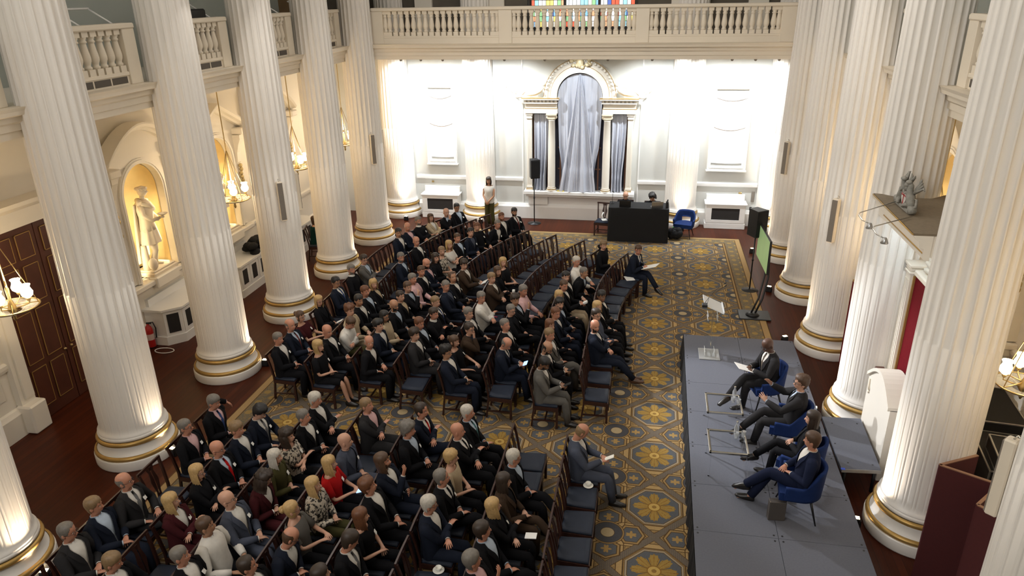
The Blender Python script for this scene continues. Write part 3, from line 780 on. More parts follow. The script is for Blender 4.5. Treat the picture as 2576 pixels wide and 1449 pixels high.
for i, (yy, lab) in enumerate(((NICHEY[0]+.06, 'pale marble statue of a robed figure holding a shallow dish in gold niche'), (NICHEY[1], 'pale marble statue in the niche under the triangular pediment'))):
    t = thing('marble_statue', lab, 'statue', (-8.72, yy, NB), 0)
    mb = MB(); mb.bbox(-.24, .28, -.42, .42, 0, .10, .02); mb.bbox(-.22, .24, -.38, .38, .10, .14, .015); mb.build('statue_base', MARBLE, t)
    statue(t, .02, 0, .13, radians(-70))
# concealed warm strips that light the gold recesses
for yc in NICHEY[:2]:
    light('niche_strip', 'AREA', (-8.66, yc+.52, 2.35), 13, (1., .84, .52), (-9.2, yc-.1, 2.4), size=.05, sy=1.6)
    light('niche_strip', 'AREA', (-8.66, yc-.52, 2.35), 8, (1., .84, .52), (-9.2, yc+.1, 2.4), size=.05, sy=1.6)
light('niche_strip', 'AREA', (8.2, NICHEY[0]+.5, 2.35), 8, (1., .84, .58), (8.8, NICHEY[0], 2.4), size=.05, sy=1.6)
light('niche_strip', 'AREA', (8.2, NICHEY[1]+.5, 2.35), 8, (1., .84, .58), (8.8, NICHEY[1], 2.4), size=.05, sy=1.6)

# mahogany double door with gilt beading in a white case
t = thing('door_1', 'tall dark mahogany double door with gilt beaded panels in white case', 'door'); t['kind'] = 'structure'
xd = WL+.06
for k, (a, b) in enumerate(((DOORY-DHW, DOORY-.01), (DOORY+.01, DOORY+DHW))):
    mb = MB(); mb.box(WL-.02, xd, a, b, .01, DTOP); lf = mb.build('door_leaf', MAHOGD, t)
    for z0, z1 in ((.25, 1.0), (1.12, 2.05), (2.17, 2.85), (2.97, 3.42)):
        for c, e in ((a+.10, (a+b)/2-.05), ((a+b)/2+.05, b-.10)):
            mb = MB(); mb.bbox(xd-.005, xd+.02, c, e, z0, z1, .02)
            p = mb.build('door_panel', MAHOGD, t)
            mb = MB(); g = .012
            for q in ((c, c+g, z0, z1), (e-g, e, z0, z1), (c, e, z0, z0+g), (c, e, z1-g, z1)): mb.box(xd+.012, xd+.024, q[0], q[1], q[2], q[3])
            mb.build('gilt_beading', GOLD, p)
    mb = MB(); mb.ell((xd+.05, DOORY+(-.08 if k == 0 else .08), 1.08), (.035, .03, .03), 10, 6); mb.build('door_knob', BRASS, t)
mb = MB()
for sy in (-1, 1):
    a, b = sorted((DOORY+sy*DHW, DOORY+sy*(DHW+.30)))
    mb.box(WL, WL+.12, a, b, .55, DTOP+.1); c, e = sorted((DOORY+sy*(DHW+.03), DOORY+sy*(DHW+.22))); mb.box(WL+.12, WL+.16, c, e, .65, DTOP)
    mb.bbox(WL, WL+.30, a-.04, b+.04, 0, .55, .03)
mb.prism([(WL, DTOP), (WL+.14, DTOP), (WL+.16, DTOP+.12), (WL+.20, DTOP+.30), (WL+.36, DTOP+.40), (WL+.40, DTOP+.48), (WL, DTOP+.48)], DOORY-1.35, DOORY+1.35, 'y')
mb.build('door_case', STONE, t)
mb = MB(); mb.bbox(WL, WL+.02, DOORY-1.95, DOORY-1.45, .75, 1.75, .01); mb.box(WL+.01, WL+.03, DOORY-1.88, DOORY-1.52, .82, 1.68)
mb.build('wall_panel', STONE, **tagp('white recessed wall panel beside the mahogany door', 'panel'))

def aisle_bench(y0, y1, lab, doors):
    """white boxed heater bench with canted ends"""
    t = thing('heater_bench', lab, 'radiator cover', group='white heater benches in the aisle')
    x0, x1, c = WL+.0, -8.03, .26
    out = lambda e: [(x0, y0-e), (x1-c, y0-e), (x1+e, y0+c), (x1+e, y1-c), (x1-c, y1+e), (x0, y1+e)]
    mb = MB(); mb.prism(out(0), .20, .80, 'z'); mb.prism(out(.03), 0, .20, 'z'); mb.prism(out(.05), .80, .85, 'z'); mb.box(x0, x0+.08, y0+.1, y1-.1, .85, 1.02); mb.build('bench_body', WHITEW, t)
    ym = (y0+c+y1-c)/2
    for k in range(doors):
        w = (y1-y0-2*c)/doors; a = y0+c+k*w
        mb = MB(); mb.box(x1-.0, x1+.018, a+.02, a+w-.02, .24, .77); p = mb.build('door_panel', WHITEW, t)
        mb = MB(); mb.box(x1+.014, x1+.024, a+.12, a+w-.12, .32, .70); mb.build('mesh_grille', DARKV, p)
    # canted near end
    M = Matrix.Translation((x1-c, y0, 0)) @ Matrix.Rotation(radians(45), 4, 'Z')
    L = c*sqrt(2)
    mb = MB(); mb.box(.06, L-.06, -.012, .004, .28, .72, M=M); mb.build('mesh_grille', DARKV, t)
aisle_bench(9.08, 10.85, 'white heater bench with dark mesh grilles below the marble statue', 3)
aisle_bench(11.55, 13.45, 'white heater bench with dark mesh grilles carrying the black coat', 3)
aisle_bench(14.45, 16.3, 'white heater bench with dark mesh grilles behind the woman in green', 3)
mb = MB()
for k in range(26):
    rr = random.Random(k); mb.ell((-8.25+rr.uniform(-.14, .14), 13.05+rr.uniform(-.3, .3), .93+rr.uniform(-.04, .22)), (.13, .16, .09), 8, 5)
mb.build('black_coat', BLACK, **tagp('crumpled black coat lying on the heater bench between columns', 'coat'))

# fire extinguisher
t = thing('fire_extinguisher', 'red fire extinguisher standing on the floor by the statue bench', 'extinguisher', (-8.60, 8.93, 0))
mb = MB(); mb.lathe([(.075, .0), (.082, .02), (.082, .42), (.06, .50), (.028, .54), (.028, .57)], n=18); mb.build('cylinder_body', mat('extinguisher_red', (.42, .015, .012), .3), t)
mb = MB(); mb.bbox(-.03, .09, -.02, .02, .57, .60, .006); mb.tube([(.0, .0, .59), (.10, .04, .60), (.13, .06, .45), (.11, .05, .22)], .014, 6); mb.build('valve_and_hose', BLACKP, t)
mb = MB(); mb.lathe([(.0835, .20), (.0835, .34)], n=18, caps=(False, False)); mb.build('paper_label', mat('extinguisher_label', (.6, .45, .4), .6), t)
mb = MB(); mb.lathe([(.084, 0), (.084, .03)], n=18, caps=(True, False)); mb.build('foot_ring', BLACKP, t)
mb = MB(); mb.tube([(-8.22+.22*cos(a*.4), 8.80+.12*sin(a*.4), .012) for a in range(18)], .010, 5); mb.build('white_cable', WHITEW, **tagp('loop of white cable on the floor by the extinguisher', 'cable'))

# ------------------------------------------------------------------ chandeliers in the aisles
def chandelier_proto():
    t = thing('chandelier', '', 'chandelier', group='brass chandeliers in the aisle arches')
    mb = MB(); mb.lathe([(.04, 2.72), (.05, 2.66), (.012, 2.64)], n=10); mb.tube([(0, 0, .35), (0, 0, 2.70)], .012, 6)
    for k in range(4):
        a = pi/4+pi/2*k; mb.tube([(0, 0, 1.15), (.28*cos(a), .28*sin(a), .25), (.36*cos(a), .36*sin(a), -.02)], .007, 5)
    mb.build('hanging_rod', BRASS, t)
    mb = MB(); mb.lathe([(.37, .0), (.385, .012), (.37, .024), (.355, .012), (.37, .0)], n=28, caps=(False, False))
    for k in range(4): a = pi/4+pi/2*k; mb.tube([(0, 0, .05), (.37*cos(a), .37*sin(a), .01)], .009, 5)
    mb.lathe([(.01, -.22), (.03, -.18), (.02, -.12), (.07, -.04), (.05, .05), (.025, .12), (.03, .3), (.012, .36)], n=12); mb.build('ring_frame', BRASS, t)
    mb = MB(); mb.lathe([(.36, .006), (.34, -.02), (.12, -.05)], n=28, caps=(False, False)); mb.build('glass_plate', GLASS, t)
    for k in range(4):
        a = pi/2*k+.3; x, y = .27*cos(a), .27*sin(a)
        mb = MB(); mb.tube([(.05*cos(a), .05*sin(a), -.02), (.16*cos(a), .16*sin(a), .02), (x, y, .06), (x, y, .14)], .010, 6); mb.lathe([(.02, .10), (.035, .13), (.03, .15)], (x, y, 0), 10); arm = mb.build('lamp_arm', BRASS, t)
        mb = MB(); mb.lathe([(.030, .15), (.075, .19), (.085, .24), (.065, .29), (.055, .32), (.075, .36)], (x, y, 0), 14, caps=(True, False)); mb.build('lamp_shade', SHADEG, arm)
    return t
cp = chandelier_proto()
CH = [(-7.52, 4.88, 'brass chandelier with lit glass shades hanging before the mahogany door'), (-7.45, 11.20, 'brass chandelier with lit glass shades hanging before the second gold niche'), (-7.45, 14.45, 'brass chandelier with lit shades before the curved pediment, third in its line'), (-7.45, 17.80, 'brass chandelier with lit shades nearest the end wall'), (7.35, 6.35, 'brass chandelier with lit shades behind the red folding screen')]
CH += [(7.0, 9.7, 'brass chandelier with lit shades behind the canopy'), (7.0, 13.0, 'brass chandelier with lit shades behind the screen side columns'), (7.0, 3.2, 'brass chandelier with lit shades behind the nearest stage side column')]
for i, (x, y, l) in enumerate(CH):
    z = 1.9 if i == 4 else 2.80
    if i == 0: cp.location = (x, y, z); cp['label'] = l
    else: dup(cp, (x, y, z), .3*i, l)
    light('chandelier_glow', 'POINT', (x, y, z+.44), 12 if i == 4 else (48 if x < 0 else 26), (1., .77, .50), size=.06)

# grey column loudspeakers strapped to shafts
def column_speaker(cx, cy, dx, dy, z0, lab):
    a = atan2(dy, dx); t = thing('column_speaker', lab, 'speaker', (cx+.50*cos(a), cy+.50*sin(a), z0), a, 'slim loudspeakers on the column shafts')
    mb = MB(); mb.bbox(.0, .11, -.065, .065, 0, .88, .015); mb.build('speaker_body', CREAM, t)
    mb = MB(); mb.bbox(.108, .122, -.055, .055, .02, .86, .006); mb.build('speaker_grille', GRILLE, t)
    mb = MB(); mb.tube([(.05, 0, .88), (.02, 0, .93), (-.02, 0, .90)], .01, 6); mb.build('mounting_hook', STEEL, t)
for cx, cy, sx, l in ((COLX[0], COLY[3], 1, 'column above the heater bench'), (COLX[0], COLY[5], 1, 'fifth white column on the statue side'), (COLX[1], COLY[3], -1, 'column beside the flat screen stand'), (COLX[1], COLY[5], -1, 'farthest white column on the stage side')):
    column_speaker(cx, cy, sx*.35, -.40, 2.50, 'slim grey loudspeaker facing the camera on the '+l)
    column_speaker(cx, cy, sx*.30, .45, 2.50, 'slim cream loudspeaker turned away on the '+l)
column_speaker(COLX[1], COLY[0], -.40, .36, 2.25, 'slim cream loudspeaker on the nearest column above the folding screen')

# floor uplight fittings
fl = None
for i, (x, y) in enumerate(UPL[:8] + [(-6.0, 18.92), (-3.40, 18.92), (3.15, 18.92), (5.6, 18.92)]):
    lab = 'small black floor uplight with amber face, '+(('%s from the camera on the statue side' % ORD[['2.48', '5.30', '8.50'].index('%.2f' % y)]) if i < 3 else (('%s from the camera along the stage side' % ORD[7-i]) if i < 8 else ('%s along the end wall' % ORD[i-8])))
    if fl is None:
        fl = thing('floor_uplight', lab, 'lamp', (x, y, 0), 0, 'floor uplights at the column feet')
        mb = MB(); mb.bbox(-.06, .06, -.045, .045, .015, .15, .010); mb.build('lamp_housing', BLACKP, fl)
        mb = MB(); mb.box(-.045, .045, -.03, .03, .148, .155); mb.build('lamp_face', LAMPE, fl)
        mb = MB(); mb.box(-.075, -.065, -.02, .02, 0, .11); mb.box(.065, .075, -.02, .02, 0, .11); mb.box(-.075, .075, -.02, .02, 0, .015); mb.build('lamp_bracket', BLACKM, fl)
    else: dup(fl, (x, y, 0), rr.uniform(-.4, .4), lab)
# ------------------------------------------------------------------ stage
SX0, SX1, SY0, SY1, SH = 2.80, 4.98, 2.3, 10.36, .45
t = thing('stage', 'low platform of grey carpeted deck panels with black skirt', 'stage')
ny = 8; dy = (SY1-SY0)/ny
SKEW = lambda y: .10*(y-2.3)/8.06                 # the deck runs very slightly askew to the hall
for i in range(ny):
    for k in range(2):
        y0_, y1_ = SY0+i*dy, SY0+(i+1)*dy; w = (SX1-SX0)/2; x0_ = SX0+k*w; x1_ = x0_+w; g = .003
        pl = [(x0_+SKEW(y0_)+g, y0_+g), (x1_+SKEW(y0_)-g, y0_+g), (x1_+SKEW(y1_)-g, y1_-g), (x0_+SKEW(y1_)+g, y1_-g)]
        mb = MB(); mb.prism(pl, SH-.06, SH, 'z'); p = mb.build('deck_panel', STAGEC, t)
        mb = MB()
        for q in pl:
            cx, cy = sum(a[0] for a in pl)/4, sum(a[1] for a in pl)/4
            mb.lathe([(.014, SH), (.014, SH+.003)], (q[0]+(.05 if q[0] < cx else -.05), q[1]+(.05 if q[1] < cy else -.05), 0), 8)
        mb.build('bolt_hole', BLACKP, p)
mb = MB(); R0 = []; R1 = []
pts = [(SX0+SKEW(SY0+(SY1-SY0)*k/160), SY0+(SY1-SY0)*k/160) for k in range(161)] + [(SX0+.10+(SX1-SX0)*k/40, SY1) for k in range(1, 41)]
for k, (x, y) in enumerate(pts):
    o = .018*sin(k*1.35)+.012*sin(k*.61)
    R0.append((x-.006 if k < 161 else x, y if k < 161 else y+.006, SH-.005)); R1.append((x-.035-o if k < 161 else x, y if k < 161 else y+.03+o, .01))
mb.rings([R1, R0], closed=False); mb.rings([[(SX1+SKEW(SY0)-.02, SY0, .01), (SX1+SKEW(SY1)-.02, SY1, .01)], [(SX1+SKEW(SY0)-.02, SY0, SH-.06), (SX1+SKEW(SY1)-.02, SY1, SH-.06)]], closed=False)
mb.build('black_skirt', BLACK, t)
mb = MB()
for x in (SX0+.2, SX1-.1):
    for k in range(6): mb.tube([(x+.1, 2.5+k*1.5, .014), (x+.1, 2.5+k*1.5, SH-.06)], .025, 8)
mb.build('support_legs', STEEL, t)
t = thing('side_platform', 'small grey carpeted platform joined to the stage behind the seated panel', 'stage')
mb = MB(); mb.prism([(5.07, 6.03), (5.64, 6.08), (5.70, 7.52), (5.08, 7.49)], SH-.06, SH, 'z'); mb.build('deck_panel', STAGEC, t)
mb = MB(); mb.prism([(5.075, 6.02), (5.645, 6.07), (5.645, 6.075), (5.075, 6.025)], SH-.06, SH-.002, 'z'); mb.build('alloy_edge', ALU, t)
mb = MB(); mb.box(5.06, 5.12, 6.0, 6.05, SH, SH+.004); mb.build('blue_tape', mat('blue_tape', (.02, .08, .6), .5), t)
mb = MB()
for x, y in ((5.15, 6.12), (5.58, 6.15), (5.62, 7.42), (5.15, 7.4)): mb.tube([(x, y, 0), (x, y, SH-.06)], .025, 8)
for x, y in ((5.2, 6.2), (5.55, 6.2), (5.6, 7.35), (5.2, 7.3), (5.12, 6.7)): mb.lathe([(.014, SH), (.014, SH+.003)], (x, y, 0), 8)
mb.build('support_legs', BLACKM, t)

# blue velvet tub chairs
def tub_chair(loc, rz, label, hole=False):
    t = thing('tub_chair', label, 'chair', loc, rz, 'blue velvet tub chairs')
    n, rows = 40, 8
    prof = lambda a: (.80 if abs(a) < .75 else .80-.22*min(1, (abs(a)-.75)/.75)**1.2)
    outer, inner = [], []
    for j in range(rows+1):
        f = j/rows; ro, ri = [], []
        for k in range(n+1):
            a = -2.05+4.10*k/n; top = prof(a); z = .36+(top-.36)*f
            fl = 1+.10*f; r = .29*fl
            x, y = r*1.02*sin(a), -r*cos(a)*(1.0)
            if abs(a) > 1.5: y = -r*cos(1.5)*(1-0) + (abs(a)-1.5)*.40
            if abs(a) > 1.5: x = (1 if a > 0 else -1)*r*1.02
            ro.append((x, y, z)); ri.append((x*.86, y*.86 if y < 0 else y, z))
        outer.append(ro); inner.append(ri)
    mb = MB()
    def sheet(rs, flip):
        b = len(mb.v); w = n+1
        for r in rs: mb.v.extend(V(p) for p in r)
        for j in range(rows):
            for k in range(n):
                if hole and 15 <= k < 25 and 1 <= j < 4: continue
                q = (b+j*w+k, b+j*w+k+1, b+(j+1)*w+k+1, b+(j+1)*w+k)
                mb.quad(*(q[::-1] if flip else q), sm=True)
        return b
    bo = sheet(outer, False); bi = sheet(inner, True); w = n+1
    for k in range(n):
        mb.quad(bo+rows*w+k, bo+rows*w+k+1, bi+rows*w+k+1, bi+rows*w+k, sm=True); mb.quad(bo+k, bi+k, bi+k+1, bo+k+1)
    for j in range(rows):
        mb.quad(bo+j*w, bo+(j+1)*w, bi+(j+1)*w, bi+j*w); mb.quad(bo+j*w+n, bi+j*w+n, bi+(j+1)*w+n, bo+(j+1)*w+n)
    if hole:
        for k in range(15, 25):
            for j in (1, 4): mb.quad(bo+j*w+k, bo+j*w+k+1, bi+j*w+k+1, bi+j*w+k)
        for j in range(1, 4):
            for k in (15, 25): mb.quad(bo+j*w+k, bo+(j+1)*w+k, bi+(j+1)*w+k, bi+j*w+k)
    mb.build('back_shell', VELVET, t)
    mb = MB(); pl = [(.27*sin(a), -.26*cos(a)) if abs(a) < 1.57 else ((.27 if a > 0 else -.27), (abs(a)-1.57)*.55) for a in [-2.05+4.1*k/24 for k in range(25)]]
    mb.prism(pl, .34, .46, 'z', sm=False); mb.build('seat', VELVET, t)
    for sx in (-1, 1):
        for sy in (-1, 1):
            mb = MB(); mb.tube([(sx*.17, sy*.14, .36), (sx*.25, sy*.24-.0, 0)], [.020, .010], 8); mb.build('leg', BLACKM, t)
    return t
PANEL = [(4.16, 7.72, 104), (4.34, 6.48, 76), (4.36, 5.55, 60), (4.22, 4.92, 84)]   # x, y, heading (degrees from +Y, counter-clockwise)
for (x, y, a), l in zip(PANEL, ('under the bald man in glasses and tie', 'under the curly grey haired man with raised hands', 'under the long haired woman in black', 'under the man in blue suit, nearest the camera')):
    tub_chair((x, y, SH), radians(a), 'blue velvet tub chair on the stage '+l)
tub_chair((3.20, 18.35, 0), radians(165), 'empty blue velvet tub chair with cut out back near the end wall', True)

# clear acrylic tables with steel rims
def acrylic_table(x, y, label):
    t = thing('acrylic_table', label, 'table', (x, y, SH), 0, 'clear low tables on the stage')
    w, d, h = .285, .31, .44
    mb = MB()
    for q in ((-w, w, -d, -d+.035), (-w, w, d-.035, d), (-w, -w+.035, -d, d), (w-.035, w, -d, d)): mb.bbox(q[0], q[1], q[2], q[3], h-.035, h, .006)
    mb.build('steel_rim', STEEL, t)
    mb = MB(); mb.box(-w+.035, w-.035, -d+.035, d-.035, h-.014, h-.002); mb.build('table_top', ACRYL, t)
    for sx in (-1, 1):
        for sy in (-1, 1): mb = MB(); mb.box(sx*(w-.02)-.012, sx*(w-.02)+.012, sy*(d-.02)-.012, sy*(d-.02)+.012, 0, h-.036); mb.build('leg', ACRYL, t)
acrylic_table(3.395, 6.93, 'clear acrylic low table with steel rim nearer the bald panellist')
acrylic_table(3.36, 5.83, 'clear acrylic low table with steel rim nearer the man in blue')
def bottle(x, y, z, l):
    t = thing('water_bottle', l, 'bottle', (x, y, z)); mb = MB(); mb.lathe([(.034, 0), (.036, .02), (.036, .13), (.016, .18), (.014, .21)], n=14); mb.build('glass_body', GLASS, t)
    mb = MB(); mb.lathe([(.016, .205), (.016, .23)], n=12); mb.build('bottle_cap', STEEL, t)
def tumbler(x, y, z, l):
    t = thing('drinking_glass', l, 'glass', (x, y, z)); mb = MB(); mb.lathe([(.028, .0), (.036, .10), (.034, .10), (.026, .012)], n=14, caps=(True, True)); mb.build('tumbler', GLASS, t)
zt = SH+.44
bottle(3.57, 7.10, zt, 'glass water bottle on the acrylic table near the bald panellist'); tumbler(3.54, 6.98, zt, 'drinking glass beside the bottle on the farther acrylic table'); tumbler(3.62, 6.92, zt, 'second drinking glass at the corner of the farther acrylic table')
bottle(3.50, 6.04, zt, 'glass water bottle on the acrylic table near the man in blue'); tumbler(3.49, 5.93, zt, 'drinking glass beside the bottle on the nearer acrylic table'); tumbler(3.60, 5.98, zt, 'drinking glass standing alone on the rim of the nearer acrylic table')

# clear lectern with two microphones
t = thing('lectern', 'clear acrylic lectern with tilted top and thin microphones at the stage end', 'lectern', (3.36, 9.50, SH), radians(-90))
FROST = mat('frosted_acrylic', (.93, .94, .93), .25, trans=.70, ior=1.2, var=0)
mb = MB(); mb.bbox(-.24, .24, -.20, .20, 0, .022, .01); mb.build('base_plate', FROST, t)
for x in (-.125, .115): mb = MB(); mb.box(x, x+.012, -.10, .10, .02, 1.03); mb.build('upright', ACRYL, t)
mb = MB(); mb.box(-.11, .11, .0, .012, .25, 1.0); mb.build('centre_panel', ACRYL, t)
mb = MB()
for z in (.05, .12, .80, .88):
    mb.tube([(-.14, -.09, z), (.14, -.09, z)], .008, 6); mb.tube([(-.14, .09, z), (.14, .09, z)], .008, 6)
mb.build('clear_spacers', FROST, t)
M = Matrix.Translation((0, -.02, 1.08)) @ Matrix.Rotation(radians(-24), 4, 'X')
mb = MB(); mb.bbox(-.26, .26, -.20, .20, 0, .018, .008, M=M); mb.bbox(-.26, .26, .195, .215, 0, .05, .006, M=M); mb.build('lectern_top', FROST, t)
for sx, l in ((-1, ''), (1, '')):
    mb = MB(); mb.tube([(.2, -.17-.03*sx, 1.16), (.18, -.12, 1.30), (.10+.06*sx, .02, 1.42), (.02+.06*sx, .16, 1.50)], .004, 5); mb.tube([(.02+.06*sx, .16, 1.50), (-.01+.06*sx, .20, 1.52)], .011, 6); mb.build('microphone', BLACKM, t)
mb = MB(); mb.bbox(.18, .30, -.24, -.14, 1.13, 1.19, .01); mb.build('clip_lamp', BLACKP, t)

# grey card box at the near chair leg
mb = MB(); mb.bbox(-.11, .11, -.05, .05, 0, .30, .006); mb.build('briefcase', mat('taupe_bag', (.065, .055, .05), .7, var=.1), None, (3.93, 4.72, SH), radians(4), **tagp('taupe upright bag standing by the feet of the man in blue', 'bag'))

# ------------------------------------------------------------------ flat screen on a curved floor stand
t = thing('screen_stand', 'flat screen showing green picture on tall curved black floor stand', 'screen', (4.68, 12.50, 0), radians(0))
mb = MB(); mb.bbox(-.42, .30, -.24, .30, .014, .045, .02); mb.lathe([(.16, .045), (.10, .09), (.05, .10)], (-.10, 0, 0), 16); mb.build('stand_base', BLACKM, t)
for dxx in (-.045, .045):
    mb = MB(); mb.tube([(-.10+dxx, .0, .06), (.06+dxx, .16, .40), (.18+dxx, .42, .85), (.22+dxx*.5, .66, 1.2), (.22+dxx*.5, .80, 1.5)], .022, 8); mb.build('curved_post', BLACKM, t)
M = Matrix.Translation((.10, .88, 1.40)) @ Matrix.Rotation(radians(-88), 4, 'Z')
mb = MB(); mb.bbox(-.72, .72, 0, .05, -.41, .41, .012, M=M); mb.box(-.2, .2, .05, .09, -.2, .2, M=M); mb.build('screen_case', BLACKP, t)
mb = MB(); mb.box(-.70, .70, -.004, .002, -.39, .39, M=M); mb.build('screen_face', SCREENM, t)

# loudspeakers on poles
def pa(x, y, z, rz, label, scale=1., pole=True, base=.22):
    t = thing('loudspeaker', label, 'speaker', (x, y, 0), rz)
    if pole:
        mb = MB(); mb.lathe([(base, .0), (base, .012), (.03, .03), (.022, .05)], n=24); mb.tube([(0, 0, .03), (0, 0, z)], [.018, .018], 8); mb.tube([(0, 0, z*.55), (0, 0, z*.58)], .028, 8); mb.build('round_base_pole', BLACKM, t)
    s = scale
    mb = MB(); pl = [(-.15*s, -.16*s), (.15*s, -.16*s), (.11*s, .16*s), (-.11*s, .16*s)]
    mb.prism(pl, z, z+.60*s, 'z'); mb.build('speaker_box', BLACKP, t)
    mb = MB(); mb.bbox(-.14*s, .14*s, -.172*s, -.158*s, z+.02, z+.58*s, .006); mb.build('speaker_grille', BLACK, t)
    return t
pa(-1.62, 19.15, 1.55, radians(25), 'black loudspeaker on slim pole in front of the venetian window', 1.)
pa(4.70, 14.15, 1.47, radians(35), 'black loudspeaker on round based pole behind the flat screen', 1.12)

# ------------------------------------------------------------------ black draped technicians' desk
t = thing('draped_desk', 'black draped technicians desk in front of the end wall', 'desk', (1.79, 17.95, 0))
mb = MB(); R = []
def loop(e, z, w=0):
    pts = []
    for q in [(-.90, -.36), (.90, -.36), (.90, .36), (-.90, .36)]: pts.append(q)
    out = []
    for i in range(4):
        a, b = pts[i], pts[(i+1) % 4]
        for k in range(16):
            f = k/16; x, y = a[0]+(b[0]-a[0])*f, a[1]+(b[1]-a[1])*f; o = e+w*sin(k*2.1+i)
            out.append((x*(1+o), y*(1+o*2), z))
    return out
mb.rings([loop(.01, .0, .010), loop(.005, .7, .004), loop(0, 1.06), loop(-.01, 1.075)], caps=(False, True)); mb.build('black_drape', BLACK, t)
mb = MB(); mb.box(-.85, .85, -.3, .3, .98, 1.02); mb.build('table_top', MAHOG, t)
mb = MB()
for x in (-.8, .8):
    for y in (-.25, .25): mb.box(x-.02, x+.02, y-.02, y+.02, 0, .98)
mb.build('table_legs', BLACKM, t)
def laptop(x, y, rz, l, m2):
    t = thing('laptop', l, 'laptop', (x, y, 1.075), rz)
    mb = MB(); mb.bbox(-.17, .17, -.11, .11, 0, .015, .004); mb.build('keyboard_half', m2, t)
    M = Matrix.Translation((0, -.11, .012)) @ Matrix.Rotation(radians(18), 4, 'X'); mb = MB(); mb.bbox(-.17, .17, -.008, .0, 0, .22, .004, M=M); mb.build('laptop_lid', m2, t)
laptop(1.38, 17.80, 0, 'black laptop on the draped desk before the bald technician', BLACKP)
laptop(2.32, 17.80, .1, 'silver laptop on the draped desk before the dark haired technician', ALU)
mb = MB(); mb.tube([(.0, 0, 0), (.0, 0, .30), (.02, -.03, .36)], .006, 6); mb.ell((.02, -.04, .38), (.02, .03, .02)); mb.lathe([(.05, 0), (.05, .015)], n=12); mb.build('desk_microphone', BLACKM, None, (.98, 18.05, 1.075), **tagp('thin desk microphone standing on the draped desk', 'microphone'))
mb = MB(); mb.bbox(-.04, .04, -.04, .04, 0, .20, .01); mb.tube([(0, 0, .20), (.02, 0, .26)], .02, 8); mb.build('radio_handset', BLACKP, None, (2.62, 17.75, 1.075), **tagp('upright black box on the draped desk corner beside the silver laptop', 'radio'))
mb = MB(); rr = random.Random(9)
for k in range(14): mb.ell((rr.uniform(-.16, .16), rr.uniform(-.10, .10), .14+rr.uniform(-.02, .18)), (.11, .10, .12), 8, 6)
mb.tube([(-.08, -.1, .38), (-.03, -.15, .44), (.05, -.13, .42)], .012, 6); mb.build('black_rucksack', BLACK, None, (2.92, 18.05, 0), **tagp('black rucksack slumped on the floor between desk and blue chair', 'bag'))
mb = MB(); mb.bbox(-.03, .03, -.01, .01, .40, .42, .004); mb.build('green_tag', mat('green_tag', (.05, .5, .12), .5), None, (2.86, 17.97, 0), **tagp('bright green luggage tag on the black rucksack', 'tag'))
t = thing('yellow_cloth', 'folded yellow cloth lying on the venetian window sill', 'cloth', (-.80, WF-.33, 1.02))
mb = MB(); mb.bbox(-.12, .12, -.05, .05, 0, .02, .006); mb.bbox(-.09, .10, -.03, .06, .02, .035, .006); mb.build('cloth_fold', mat('yellow_cloth', (.62, .48, .10), .8), t)
for x, z, l, mtl, w, h in ((4.95, 1.05, 'brass socket plate on the end wall above the heater cover', BRASS, .05, .04), (5.35, .95, 'slim grey speaker panel on the end wall', GRILLE, .05, .17), (5.32, .55, 'small dark wall socket low on the end wall', DARKV, .035, .06), (-5.25, 1.15, 'small brass plate on the end wall by the corner column', BRASS, .04, .03)):
    mb = MB(); mb.bbox(x-w, x+w, WF-.03, WF, z-h, z+h, .006); mb.build('wall_plate', mtl, **tagp(l, 'socket'))

# ------------------------------------------------------------------ stage side: canopy over the great chair, red damask, screens, cases
t = thing('portal_canopy', 'projecting white canopy with dusty top over the doorway on the stage side', 'canopy')
CY = (5.93, 7.95); CZ = 4.17
top = [(5.38, CY[0]), (6.9, CY[0]), (6.9, 8.0), (6.42, 7.95), (6.16, 7.72), (5.72, 7.72), (5.52, 7.92), (5.41, CY[1])]
mb = MB(); mb.prism(top, CZ, CZ+.03, 'z'); mb.build('dusty_top', DUST, t)
pr = [(5.38, CZ), (5.41, CZ-.05), (5.46, CZ-.08), (5.47, CZ-.16), (5.53, CZ-.18), (5.53, CZ-.30), (5.57, CZ-.34), (5.62, CZ-.34), (5.62, CZ)]
mb = MB(); mb.prism(pr, CY[0], CY[1], 'y')
mb.box(5.6, 6.9, 5.95, 6.05, CZ-.30, CZ); mb.box(5.62, 6.9, 7.60, 7.68, CZ-.30, CZ); c = mb.build('cornice', STONE, t)
mb = MB(); mb.tube([(5.365, CY[0], CZ+.015), (5.40, CY[1], CZ+.015)], .010, 6); mb.tube([(5.53, 5.95, CZ-.24), (5.53, CY[1]-.25, CZ-.24)], .010, 6); mb.build('gilded_line', GOLD, c)
mb = MB(); mb.tube([(5.70, 6.15, CZ-.33), (5.70, 7.60, CZ-.33)], .022, 8); mb.build('light_tube', TUBE, t)
mb = MB(); mb.box(6.22, 6.45, 5.95, 7.68, 3.25, CZ-.28); mb.build('portal_lintel', STONE, t)
for y in (6.10, 7.64):
    mb = MB(); mb.box(6.02, 6.40, y-.10, y+.10, .45, 3.05)
    for k in range(3): mb.box(6.005, 6.02, y-.07+k*.055, y-.045+k*.055, .6, 2.95)
    mb.bbox(5.98, 6.42, y-.13, y+.13, 0, .45, .03); mb.bbox(5.99, 6.42, y-.12, y+.12, 3.05, 3.09, .01); mb.bbox(6.0, 6.42, y-.11, y+.11, 3.09, 3.16, .02); mb.bbox(5.98, 6.42, y-.14, y+.14, 3.16, 3.21, .012); c = mb.build('pilaster', STONE, t)
